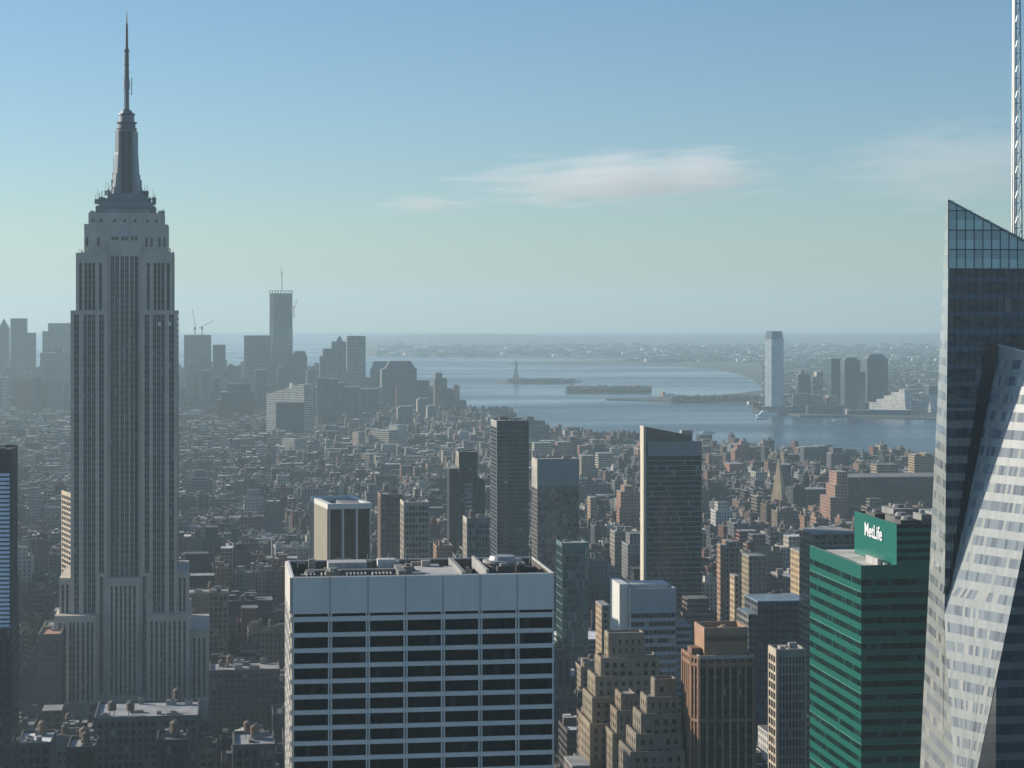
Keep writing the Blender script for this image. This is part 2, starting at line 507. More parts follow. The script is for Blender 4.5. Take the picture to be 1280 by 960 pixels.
FOOT = []      # (poly in world coords) of everything placed, so the fill keeps clear
SCR = []       # (px0, px1, ytop, ybase, distance) of named things, for occlusion

def frame(px0, px1, ytop, Y, depth, rot=None, label='', cat='building', name='office_building', group=None, pad=3):
    rot = TH if rot is None else rot
    W = span(px0, px1, Y, rot)
    X = wx(px0, Y)
    H = wz(ytop, Y)
    root = thing(name, label, cat, (X, Y, 2.0), rot, group)
    c, s = math.cos(rot), math.sin(rot)
    L = lambda x, y: (X + x * c - y * s, Y + x * s + y * c)
    FOOT.append([L(-pad, -pad), L(W + pad, -pad), L(W + pad, depth + pad), L(-pad, depth + pad)])
    SCR.append((px0, px1, ytop, HOR + EYE * F / Y, Y))
    return root, W, H - 2.0

def clutter(root, x0, x1, y0, y1, z, n, seed, col=(.3, .29, .27), tanks=0, tall=3.0):
    r2 = random.Random(seed)
    for i in range(n):
        a = r2.uniform(x0, x1 - 3); b = r2.uniform(y0, y1 - 3)
        w_, d_ = min(r2.uniform(2, 7), x1 - a), min(r2.uniform(2, 6), y1 - b)
        h = r2.uniform(.8, tall); k = r2.uniform(.4, 1.3)
        mb = MB(); mb.box(a, a + w_, b, b + d_, z - .05, z + h, 0, tuple(q * k for q in col))
        if r2.random() < .5: mb.cyl(a + w_ / 2, b + d_ / 2, min(w_, d_) * .35, min(w_, d_) * .3, z + h, z + h + .6, 8, 0, (.12, .12, .12))
        mb.build('rooftop_unit', [M_WALL], root)
    for i in range(tanks):
        water_tank(root, r2.uniform(x0 + 2, x1 - 2), r2.uniform(y0 + 2, y1 - 2), z, r2.uniform(1.6, 2.2), r2.uniform(3, 4.2), r2.uniform(1.5, 3))

# ================================================================== THE LANDMARKS
# ---- tall stone skyscraper with the mast
def stone_skyscraper():
    D = 1290.0; K = D / F
    rot = TH
    X0 = wx(155, D)
    root = thing('stone_skyscraper', 'tallest grey limestone skyscraper with stepped setbacks and a slender antenna mast on top', 'skyscraper', (X0, D, 2.0), rot)
    c, s = math.cos(rot), math.sin(rot)
    Lc = lambda x, y: (X0 + x * c - y * s, D + x * s + y * c)
    FOOT.append([Lc(-60, -25), Lc(62, -25), Lc(62, 85), Lc(-60, 85)])
    SCR.append((72, 258, 765, 960, D)); SCR.append((90, 220, 262, 960, D))
    U = lambda px: (px - 155) * K / CT
    Z = lambda py: wz(py, D) - 2.0
    LC = (.56, .50, .42)
    wall = MB()
    def strips(T, u0, u1, z0, z1, lst, top=2.5, fh=3.72):
        """core already there; fill between strips with stone piers 0.7 m proud"""
        e = u0
        for (a, b) in lst + [(u1, u1)]:
            if a > e + .05: wall.obox(T, e, a, -.4, .7, z0, z1, 0, LC)
            e = b
        wall.obox(T, u0 + .02, u1 - .02, -.4, .66, z1 - top, z1, 0, LC)
        n = int((z1 - top - z0) / fh)
        for (a, b) in lst:
            mb = MB()
            zt = z1 - top
            for k in range(n + 1):
                za = max(z0, zt - (k + 1) * fh); zb = zt - k * fh
                if zb - za < .5: continue
                zs = min(zb, za + 1.5)
                mb.face([T(a, .05, za), T(b, .05, za), T(b, .05, zs), T(a, .05, zs)], 0, None, (.105, .108, .115))
                m_ = (a + b) / 2
                for (p, q) in ((a, m_ - .14), (m_ + .14, b)) if b - a > 1.9 else ((a, b),):
                    mb.face([T(p, .05, zs), T(q, .05, zs), T(q, .05, zb), T(p, .05, zb)], 1, None, gcol(.014, .04, .3))
            if b - a > 1.9:
                m_ = (a + b) / 2
                mb.obox(T, m_ - .14, m_ + .14, .05, .3, z0, zt, 0, (.42, .42, .42))
            mb.build('window_strip', [M_METAL, M_DARKGLASS], root, weld=True)
    S = lambda lst: [(U(a), U(b)) for a, b in lst]
    mir = lambda lst: [(310.5 - b, 310.5 - a) for a, b in reversed(lst)]
    wingL = [(94.6, 100), (105.9, 109.9), (111.0, 115.0), (116.1, 120.1), (124.8, 130.2)]
    wingR = mir(wingL)
    ctr = [(138.6, 142.6), (144, 148), (150.5, 154.4), (156, 160), (162.4, 166.4), (167.8, 171.6)]
    # core volumes (front plane, back plane)
    def vol(pa, pb, top, y0, y1, base=0.0):
        wall.box(U(pa), U(pb), y0, y1, base, Z(top), 0, LC, bay=3, fl=3.7)
    vol(90, 220, 388.5, 6.0, 58.0)                   # shaft core behind the central recess
    vol(90.0, 135.2, 388, 0.7, 57); vol(175.2, 220.0, 388, 0.7, 57.2)
    strips(FRONT(0.7), U(90), U(135.2), Z(768), Z(388), S(wingL)); strips(FRONT(0.7), U(175.2), U(220), Z(768), Z(388), S(wingR))
    # recess
    strips(FRONT(6.0), U(135.2), U(175.2), Z(724), Z(318), S(ctr), 1.0)
    vol(135.2, 175.2, 300, 6.0, 40, Z(388.4))
    # upper shaft
    vol(96, 135.1, 316, 4.5, 52, Z(388)); vol(175.3, 214.8, 316, 4.5, 52.3, Z(388))
    up = [(100, 103.2), (106.6, 109.8), (111.2, 114.6), (116, 119.4), (124.4, 127.6)]
    strips(FRONT(4.5), U(96), U(135.1), Z(388), Z(316), S(up), 6.0); strips(FRONT(4.5), U(175.3), U(214.8), Z(388), Z(316), S(mir(up)), 6.0)
    wall.box(U(96) - .0, U(214.8), 8, 51, Z(388), Z(317.5), 0, LC)
    # crown block
    vol(105.5, 208, 279.5, 8.5, 47, Z(318))
    vol(110.5, 203.2, 265, 10, 45, Z(281))
    vol(112.5, 117, 262.5, 10.2, 44, Z(266)); vol(196.5, 201, 262.5, 10.2, 44.1, Z(266))
    cr = [(139, 142.4), (143.6, 147), (151.2, 154.5), (155.8, 159), (163.2, 166.4), (167.8, 171)]
    for (a, b) in S(cr):
        mb = MB(); mb.obox(FRONT(8.5), a, b, -.1, .12, Z(318), Z(295), 0, (.025, .03, .036)); mb.build('crown_window', [M_GLASS], root)
    for px in (143, 155, 167.2):                     # pale arched heads above the tall crown windows
        mb = MB(); T = FRONT(8.5)
        pts = [(-1.9, 0), (1.9, 0), (1.9, 2.2), (1.1, 4.0), (0, 5.2), (-1.1, 4.0), (-1.9, 2.2)]
        u = U(px); mb.face([T(u + a, .4, Z(295) + b) for a, b in pts], 0, None, (.5, .5, .5))
        mb.build('arched_head', [M_METAL], root)
    for px in (116, 126, 142.5, 155, 168, 183, 194):
        mb = MB(); mb.obox(FRONT(10), U(px) - .8, U(px) + .8, -.1, .1, Z(277), Z(273), 0, (.03, .035, .04)); mb.build('crown_window', [M_GLASS], root)
    for px in (109, 123, 182, 188, 198, 204):
        mb = MB(); mb.obox(FRONT(8.5), U(px) - .7, U(px) + .7, -.1, .1, Z(308), Z(296), 0, (.03, .035, .04)); mb.build('crown_window', [M_GLASS], root)
    # lower setbacks
    vol(76, 92, 722, 3, 60); vol(218, 233, 716, 3.3, 60.3)
    strips(FRONT(3.3), U(219.5), U(233), Z(775), Z(716), S([(222.5, 225), (227.5, 230)]), 4)
    strips(FRONT(3), U(76), U(90.5), Z(775), Z(722), S([(79, 81.5), (84.5, 87)]), 4)
    vol(135.6, 174.6, 721.5, -2.0, 20)
    strips(FRONT(-2.0), U(135.6), U(174.6), Z(868), Z(721.5), S([(139, 141.6), (144.6, 147.2), (150.2, 152.6), (155.6, 158), (161, 163.6), (166.6, 169.4)]), 5)
    vol(122, 136, 716, -.6, 30, 0); vol(174, 186, 716.3, -.6, 30.3, 0)
    strips(FRONT(-.6), U(122), U(135.6), Z(868), Z(716), S([(125.6, 129.6)]), 2); strips(FRONT(-.6), U(174.6), U(186), Z(868), Z(716.3), S([(178, 182)]), 2)
    vol(72, 123, 766, -9, 62); vol(183.5, 236, 766.4, -9, 62.4)
    lowL = [(77, 79.6), (83, 85.6), (90, 92.4), (93.8, 96.2), (99, 101.4), (105, 107.6), (111, 113.6), (116, 118.6)]
    strips(FRONT(-9), U(72), U(123), Z(872), Z(766), S(lowL), 4)
    strips(FRONT(-9), U(183.5), U(236), Z(872), Z(766.4), S([(188, 190.6), (194, 196.6), (200, 202.4), (203.8, 206.2), (210, 212.4), (216, 218.6), (222, 224.6), (228, 230.6)]), 4)
    vol(233, 259, 788, -4, 64)
    strips(FRONT(-4), U(237), U(259), Z(872), Z(788), S([(240, 242.4), (246, 248.4), (252, 254.4)]), 5)
    wall.box(U(60), U(262), -14, 66, 0, Z(872), 0, LC)
    wall.build('stone_wall', [M_STONE], root)
    # side windows of the shaft (west face)
    for k in range(12):
        mb = MB(); T = RIGHT(U(220), 0.7); a = 3 + k * 4.4
        for j in range(44):
            zz = Z(720) + j * 3.72
            if zz + 2.2 > Z(390): break
            mb.face([T(a, .05, zz), T(a + 1.9, .05, zz), T(a + 1.9, .05, zz + 2.2), T(a, .05, zz + 2.2)], 0, None, gcol(.02, .05))
        mb.build('window_strip', [M_GLASS], root)
    # mooring mast base: three stepped metal tiers with a glazed ring
    cx, cy = U(156), 27.0
    GR = (.20, .215, .225)
    mb = MB()
    mb.box(U(119), U(192.5), cy - 15, cy + 15, Z(265.3), Z(256), 0, GR)
    mb.box(U(123), U(189), cy - 13, cy + 13, Z(256), Z(251), 0, (.24, .25, .26))
    mb.box(U(128.5), U(184), cy - 11, cy + 11, Z(251), Z(246), 0, GR)
    mb.box(U(133), U(179), cy - 9.6, cy + 9.6, Z(246), Z(240), 0, (.23, .24, .25))
    mb.build('observation_deck', [M_METAL], root)
    mb = MB(); mb.obox(FRONT(cy - 15), U(128), U(184), -.1, .25, Z(264.8), Z(260.5), 0, (.55, .55, .55))
    for i in range(24):
        u = U(129) + i * (U(183) - U(129)) / 24
        mb.obox(FRONT(cy - 15), u, u + .5, .2, .4, Z(264.8), Z(260.5), 0, (.12, .13, .14))
    mb.build('deck_screen', [M_METAL], root)
    # mast: tapering wings and a drum
    mb = MB()
    r = 11.6 * K
    mb.cyl(cx, cy, r * 1.0, r * .95, Z(240), Z(158), 16, 0, (.10, .11, .12))
    mb.build('mast_shaft', [M_METAL], root)
    for ax in (-1, 1):
        for ay in (-1, 1):
            mb = MB()
            t_ = 1.5; q2 = .7071
            prof = [(r * .6, Z(240)), (25.0 * K, Z(240)), (24.2 * K, Z(232)), (22.0 * K, Z(231)), (20.6 * K, Z(215)), (18.8 * K, Z(213)), (17.4 * K, Z(190)), (16.9 * K, Z(187)), (16.6 * K, Z(160)), (r * .6, Z(159))]
            P3 = lambda q, z, sd: (cx + ax * q * q2 - ay * sd * q2, cy + ay * q * q2 + ax * sd * q2, z)
            for sd in (-t_, t_):
                pts = [P3(q, z, sd) for q, z in prof]
                mb.face(pts if sd * ax * ay > 0 else pts[::-1], 0, None, (.34, .355, .36))
            for i in range(len(prof)):
                a, b = prof[i], prof[(i + 1) % len(prof)]
                mb.face([P3(a[0], a[1], t_), P3(b[0], b[1], t_), P3(b[0], b[1], -t_), P3(a[0], a[1], -t_)], 0, None, (.34, .355, .36))
            mb.build('mast_buttress', [M_METAL], root)
    for sx in (-1, 1):
        mb = MB(); mb.box(cx + sx * 15.5 * K - 1.6, cx + sx * 15.5 * K + 1.6, cy - 6, cy + 6, Z(240), Z(222), 0, (.3, .31, .32)); mb.box(cx + sx * 12.6 * K - 1.4, cx + sx * 12.6 * K + 1.4, cy - 4, cy + 4, Z(240), Z(206), 0, (.33, .34, .35)); mb.build('mast_step', [M_METAL], root)
    mb = MB(); mb.obox(FRONT(cy - r * 1.0), cx - 3.4 * K, cx + 3.4 * K, -2, .5, Z(239), Z(161), 0, (.02, .023, .028)); mb.build('mast_glazing', [M_GLASS], root)
    mb = MB()
    for (ya, yb, ra, rb, k) in ((160, 157, 12.2, 12.2, .2), (157, 156, 13.4, 13.4, .12), (156, 149.5, 11.2, 11.2, .16), (149.5, 148, 13.2, 13.2, .12), (148, 139, 9.8, 9.4, .22), (139, 137, 11.0, 10.4, .12), (137, 133.5, 8.0, 6.6, .18), (133.5, 130, 6.0, 2.2, .14)):
        mb.cyl(cx, cy, ra * K, rb * K, Z(ya), Z(yb), 20, 0, (k, k * 1.05, k * 1.1))
    mb.build('mast_cap', [M_METAL], root)
    # antenna: lattice below, slim pole above
    mb = MB()
    DK = (.14, .15, .16)
    for (dx, dy) in ((-1, -1), (1, -1), (1, 1), (-1, 1)):
        mb.bar((cx + dx * 1.25, cy + dy * 1.25, Z(132)), (cx + dx * .95, cy + dy * .95, Z(56)), .26, 0, DK)
    n = 18
    for i in range(n):
        za, zb = Z(132 - i * 76 / n), Z(132 - (i + 1) * 76 / n)
        w_ = 1.25 - .3 * i / n
        P = [(-1, -1), (1, -1), (1, 1), (-1, 1)]
        for j in range(4):
            a, b = P[j], P[(j + 1) % 4]
            mb.bar((cx + a[0] * w_, cy + a[1] * w_, za), (cx + b[0] * w_, cy + b[1] * w_, zb), .1, 0, DK)
            mb.bar((cx + a[0] * w_, cy + a[1] * w_, zb), (cx + b[0] * w_, cy + b[1] * w_, zb), .1, 0, DK)
    mb.cyl(cx, cy, .85, .75, Z(132), Z(56), 8, 0, DK)
    mb.cyl(cx, cy, 1.0, .75, Z(56), Z(22), 8, 0, (.16, .17, .18)); mb.cyl(cx, cy, .5, .2, Z(22), Z(6), 6, 0, DK)
    for y in (56, 66, 75, 58, 84, 92): mb.cyl(cx, cy, 1.75, 1.75, Z(y), Z(y - 1), 10, 0, DK)
    mb.cyl(cx, cy, 1.9, 1.9, Z(106), Z(94), 10, 0, (.2, .21, .22))
    mb.bar((cx + 3.1, cy - 1, Z(113)), (cx + 3.1, cy - 1, Z(91)), .3, 0, (.2, .2, .2)); mb.bar((cx + 1.2, cy - 1, Z(112)), (cx + 3.1, cy - 1, Z(112)), .15, 0, DK); mb.bar((cx + 1.2, cy - 1, Z(101)), (cx + 3.1, cy - 1, Z(101)), .15, 0, DK)
    mb.build('antenna', [M_METAL], root)
    # small aerials on the ledges
    r2 = random.Random(5)
    for (pa, pb, y, n, hh) in ((118, 129, 247, 9, 7), (181, 193, 247, 9, 7), (130, 139, 236, 5, 9), (173, 182, 238, 5, 9), (196, 202, 263, 4, 3), (97, 105, 316, 6, 4), (208, 214, 316, 7, 5), (139, 142, 215, 3, 12)):
        mb = MB()
        for i in range(n):
            u = U(r2.uniform(pa, pb)); yy = r2.uniform(cy - 10, cy + 2); h = r2.uniform(.3, 1) * hh * .9
            mb.bar((u, yy, Z(y) - 3), (u, yy, Z(y) + h), .14, 0, (.1, .1, .1))
            if r2.random() < .6: mb.cyl(u, yy, .8, .8, Z(y) - .5, Z(y) + 1.2, 8, 0, (.22, .22, .22))
            mb.box(u - .6, u + .6, yy - .6, yy + .6, Z(y) - 3, Z(y), 0, (.2, .2, .2))
        mb.build('aerial_cluster', [M_METAL], root)
    for (px, py) in ((198.2, 404.5), (210.6, 404.5)):
        mb = MB(); mb.obox(FRONT(0.7), U(px) - .9, U(px) + .9, 0, .9, Z(py) - 1.2, Z(py) + .9, 0, (.8, .8, .78)); mb.build('white_panel', [M_METAL], root)
stone_skyscraper()

# ---- white concrete slab with dark ribbon windows in front
def white_slab():
    Y = 533.0
    root, W, H = frame(365, 692.5, 722, Y, 36.5, label='big pale office slab with seven bays of black ribbon windows and an open roof', cat='skyscraper', name='office_tower')
    K = Y / F
    Zr = lambda py: wz(py, Y) - 2.0
    LC = (.83, .79, .71)
    wall = MB()
    core = H - 3.4
    wall.box(0, W, 0, 36, 0, core, 0, (.2, .2, .2), bay=5, fl=3.7, tops=False)
    T = FRONT(0)
    bays = 7; bw = W / bays
    ribw = 2.5 * K
    # upper blank panel, piers and spandrels
    for i in range(bays):
        wall.obox(T, i * bw + .25, (i + 1) * bw - .25, -.3, .55, Zr(767.5), H, 0, LC)
    wall.obox(T, 0, W, -.3, .42, Zr(767), H - .02, 0, (.6, .59, .57))
    for i in range(bays + 1):
        c = i * bw
        a, b = max(0, c - ribw), min(W, c + ribw)
        wall.obox(T, a, c - .16 if c > .2 else .02, -.3, .62, 0, Zr(767.4), 0, LC)
        if c < W - .2: wall.obox(T, c + .16, b, -.3, .62, 0, Zr(767.4), 0, LC)
        wall.obox(T, max(0.03, c - .17), min(W - .03, c + .17), -.3, .2, 0, H - .5, 0, (.16, .165, .17))
    rows = []
    y = 767.6
    rows.append((767.6, 771.2))
    y = 777.5
    k = 0
    while k < 42:
        rows.append((y, y + 13.8)); y += 19.35; k += 1
    prev = 767.4
    for (ya, yb) in rows[1:] + [(y, y)]:
        pass
    tops = [771.2] + [r[1] for r in rows[1:]]
    bots = [rows[i + 1][0] for i in range(len(rows) - 1)] + [rows[-1][1] + 5]
    for a, b in zip(tops, bots):
        wall.obox(T, 0.05, W - .05, -.3, .5, max(0, Zr(b)), max(.2, Zr(a)), 0, LC)
    wall.build('wall', [M_CLAD], root)
    # windows: one part per bay and storey
    n = 0; rest = MB()
    for j, (ya, yb) in enumerate(rows):
        if Zr(ya) < 3: break
        for i in range(bays):
            a, b = i * bw + ribw, (i + 1) * bw - ribw
            mb = MB() if n < 100 else rest
            m_ = 6
            for q in range(m_):
                ua, ub = a + (b - a) * q / m_, a + (b - a) * (q + 1) / m_
                mb.face([T(ua, .1, Zr(yb)), T(ub, .1, Zr(yb)), T(ub, .1, Zr(ya)), T(ua, .1, Zr(ya))], 0, None, gcol(.006, .05, .05, var=.4, tint=(1, 1.05, 1.1)))  # a few paler panes put blinds and reflections into the glass colour
            if n < 100: mb.build('window', [M_DARKGLASS], root)
            n += 1
    if rest.f: kind(rest.build('window_rows', [M_DARKGLASS], root), 'stuff')
    # left side: pale bays
    sw = MB(); TL = LEFT(0, 36)
    for i in range(5):
        sw.obox(TL, i * 9, i * 9 + 1.6 if i < 4 else 36, -.2, .6, 0, H, 0, LC)
    sw.obox(TL, .02, 35.98, -.2, .5, Zr(767), H - .02, 0, LC)
    for a, b in zip(tops, bots): sw.obox(TL, .02, 35.98, -.2, .45, max(0, Zr(b)), max(.2, Zr(a)), 0, LC)
    sw.build('side_wall', [M_CLAD], root)
    # open roof: parapet, sunken deck and machines
    rf = MB(); rf.box(.6, W - .6, .6, 35.4, core - .2, core + .02, 0, (.24, .22, .19))
    deck = rf.build('roof', [M_ROOF], root)
    pp = MB(); pp.rim(.02, W - .02, .02, 35.98, core - .1, H + .12, .5, 0, (.6, .58, .54)); pp.rim(.53, W - .53, .53, 35.47, core - .1, H - .25, .3, 0, (.13, .12, .1)); pp.build('parapet', [M_CLAD], deck)
    # louvred screen at the left, cooling drum at the right, partitions
    for i in range(26):
        mb = MB(); u = 4 + i * .93
        mb.box(u, u + .35, 8, 12, core, H - .3 - (.5 if i % 7 == 3 else 0), 0, (.42, .40, .36)); mb.build('louvre_fin', [M_WALL], deck)
    for (a, b, c_, d_, h, k) in ((4, 29, 12.4, 15, 3.6, .2), (10, 20, 18, 25, 4.8, .42), (27, 29, 3, 32, 4.2, .22), (29.5, 40, 26, 32, 2.5, .3), (23, 27.5, 20, 24, 5.2, .5), (43, 44, 2, 34, 3.9, .3), (49.2, 49.9, 2, 33, 4.4, .36), (28.5, 33, 5, 9, 3.4, .3), (60, 62, 14, 30, 3.6, .25), (61, 64, 5, 12, 2.6, .15), (33, 43.2, 3, 24, 2.9, .5)):
        mb = MB(); mb.box(a, b, c_, d_, core, core + h, 0, (k, k * .98, k * .93)); mb.build('rooftop_unit', [M_WALL], deck)
    mb = MB()
    mb.cyl(55.5, 18, 4.6, 4.6, core, core + 4.3, 24, 0, (.26, .25, .23)); mb.cyl(55.5, 18, 5.2, 5.2, core + 4.3, core + 5.0, 24, 0, (.36, .35, .33)); mb.cyl(55.5, 18, 3.6, 3.2, core + 5.0, core + 6.0, 24, 0, (.35, .35, .34))
    mb.build('cooling_tower', [M_METAL], deck)
    r2 = random.Random(17)
    for i in range(34):
        a, b = r2.uniform(2, 60), r2.uniform(3, 31)
        if 48 < a < 62 and 11 < b < 25: continue
        w_, d_, h = r2.uniform(.8, 4.5), r2.uniform(.8, 3.5), r2.uniform(1.0, 4.6)
        k = r2.choice([.06, .1, .16, .24, .36])
        mb = MB(); mb.box(a, a + w_, b, b + d_, core, core + h, 0, (k * 1.1, k, k * .82))
        if r2.random() < .4: mb.cyl(a + w_ / 2, b + d_ / 2, w_ * .3, w_ * .3, core + h, core + h + .7, 8, 0, (.3, .28, .25))
        mb.build('rooftop_unit', [M_WALL], deck)
    for i in range(5):
        b = 5 + i * 5.5; mb = MB(); mb.bar((2, b, core + 1.6), (27, b, core + 1.6), .25, 0, (.35, .3, .22)); mb.build('roof_pipe', [M_METAL], deck)
    for i, (a, b) in enumerate(((21, 30), (26, 22), (31, 27), (34, 25), (63, 20), (2.5, 30))):
        mb = MB(); mb.bar((a, b, core), (a, b, core + 5.5 + i % 3), .12, 0, (.5, .5, .5)); mb.build('vent_pipe', [M_METAL], deck)
white_slab()

# ---- green glass office block with the white sign
def green_block():
    Y = 640.0
    root, W, H = frame(1077, 1215, 707, Y, 56, label='green glass office block with a taller rear box carrying the white MetLife sign', cat='skyscraper', name='green_glass_tower')
    K = Y / F; Zr = lambda py: wz(py, Y) - 2.0
    GC = (.018, .152, .12)
    uo = 46 * K * 1.0                                  # where the taller box begins
    Hu = wz(655.5, Y + uo * ST) - 2.0
    wall = MB()
    wall.box(0, W, 0, 56, 0, H - 1.3, 0, (.012, .10, .078), tops=False)
    wall.box(uo, W, 0.02, 43, H - 1.3, Hu - 1.5, 0, (.012, .10, .078), tops=False)
    for (T, L) in ((FRONT(0), W), (LEFT(0, 56), 56.0)):
        wall.obox(T, 0, L, -.2, .12, H - 4.2, H, 0, GC)
        nf = 46; fh = (H - 4.2) / nf
        for k in range(nf):
            wall.obox(T, .02, L - .02, -.2, .10, k * fh, k * fh + fh * .52, 0, GC)
            mb = MB(); n = int(L / 1.55)
            for i in range(n):
                a, b = L * i / n, L * (i + 1) / n - .1
                za, zb = k * fh + fh * .52, (k + 1) * fh
                cc = gcol(.02, 0, tint=(.55, 1.25, 1.0), var=.7)
                if rng.random() < .1: cc = (.02, .11, .09)
                mb.face([T(a, .04, za), T(b, .04, za), T(b, .04, zb), T(a, .04, zb)], 0, None, cc)
            mb.build('window_band', [M_GLASS], root)
            if k % 4 == 1:
                ln = MB(); ln.obox(T, .01, L - .01, .05, .22, k * fh - .12, k * fh + .18, 0, (.07, .24, .19)); ln.build('storey_strip', [M_METAL], root)
        for i in range(int(L / 1.55) + 1):
            u = L * i / int(L / 1.55)
            wall.obox(T, max(0, u - .05), min(L, u + .05), 0, .16, 0, H - .02, 0, (.012, .10, .075))
    # upper box skin
    TU = lambda u, o, z: (uo - o, 43 - u, z)
    wall.obox(TU, 0, 43, -.2, .12, H - 1.0, Hu, 0, (.018, .16, .128))
    TF = FRONT(0.0)
    for k in range(5):
        z0 = H + k * (Hu - H) / 5
        wall.obox(TF, uo + .02, W, -.2, .1, z0, z0 + (Hu - H) / 5 * .55, 0, GC)
        mb = MB(); n = 14
        for i in range(n):
            a, b = uo + (W - uo) * i / n, uo + (W - uo) * (i + 1) / n - .1
            mb.face([TF(a, .04, z0 + (Hu - H) / 5 * .55), TF(b, .04, z0 + (Hu - H) / 5 * .55), TF(b, .04, z0 + (Hu - H) / 5), TF(a, .04, z0 + (Hu - H) / 5)], 0, None, gcol(.02, 0, tint=(.5, 1.2, 1.0)))
        mb.build('window_band', [M_GLASS], root)
    for i in range(24):
        u = 43 * i / 23
        wall.obox(TU, max(0, u - .05), min(43, u + .05), .1, .16, H, Hu - .02, 0, (.012, .12, .09))
    wall.build('green_wall', [M_FRIT], root)
    # lower terrace
    rf = MB(); rf.box(.5, W - .5, .5, 55.5, H - 1.5, H - 1.25, 0, (.55, .52, .47)); deck = rf.build('roof', [M_ROOF], root)
    pp = MB(); pp.rim(.05, W - .05, .05, 55.95, H - 1.3, H + .05, .5, 0, (.16, .2, .18)); pp.build('parapet', [M_CLAD], deck)
    for (a, b, c_, d_, h, k) in ((7.5, 8.6, 8, 20, 2.2, .4), (9, 10, 6, 16, 1.2, .5), (1, 2, 12, 50, .9, .08)):
        mb = MB(); mb.box(a, b, c_, d_, H - 1.25, H - 1.25 + h, 0, (k, k, k * .95)); mb.build('rooftop_unit', [M_WALL], deck)
    # upper roof well with machines
    ru = MB(); ru.box(uo + .5, W - .5, .5, 42.5, Hu - 1.9, Hu - 1.7, 0, (.12, .08, .07)); du = ru.build('roof', [M_ROOF], root)
    pp = MB(); pp.rim(uo + .01, W - .05, .06, 42.9, Hu - 1.8, Hu + .05, .5, 0, (.05, .12, .1)); pp.build('parapet', [M_CLAD], du)
    for (a, b, c_, d_, h, k, r_) in ((13, 19, 2.5, 9, 2.6, .1, 2), (20, 23, 4, 12, 4.2, .3, 1), (15, 22, 14, 24, 2.5, .16, 2), (23, 28, 2, 9, 3.6, .35, 1.4), (13, 17, 28, 38, 2.2, .12, 1.5), (19, 26, 28, 40, 3.6, .3, 2), (28, 32, 10, 30, 3.5, .3, 1.5)):
        mb = MB(); mb.box(a, b, c_, d_, Hu - 1.7, Hu - 1.7 + h, 0, (k, k, k * .95)); mb.cyl((a + b) / 2, (c_ + d_) / 2, r_, r_ * .8, Hu - 1.7 + h, Hu - .7 + h, 10, 0, (.3, .3, .3)); mb.build('rooftop_unit', [M_WALL], du)
    # sign on the lit side
    cu = bpy.data.curves.new('sign', 'FONT'); cu.body = 'MetLife'; cu.size = 5.8; cu.extrude = .12; cu.offset = .08; cu.align_x = 'CENTER'; cu.align_y = 'CENTER'; cu.space_character = 1.02
    tmp = bpy.data.objects.new('sign_tmp', cu); COL.objects.link(tmp)
    dg = bpy.context.evaluated_depsgraph_get()
    me = bpy.data.meshes.new_from_object(tmp.evaluated_get(dg))
    bpy.data.objects.remove(tmp)
    m, nt, b = new_mat('sign_white'); b.inputs['Base Color'].default_value = (.82, .82, .8, 1); b.inputs['Roughness'].default_value = .5
    me.materials.clear(); me.materials.append(m)
    o = bpy.data.objects.new('sign_lettering', me); COL.objects.link(o); o.parent = root
    o.location = (uo - .3, 22.5, H + (Hu - H) * .62); o.rotation_euler = (R(90), 0, R(-90))
    o['label'] = 'white MetLife lettering'
green_block()

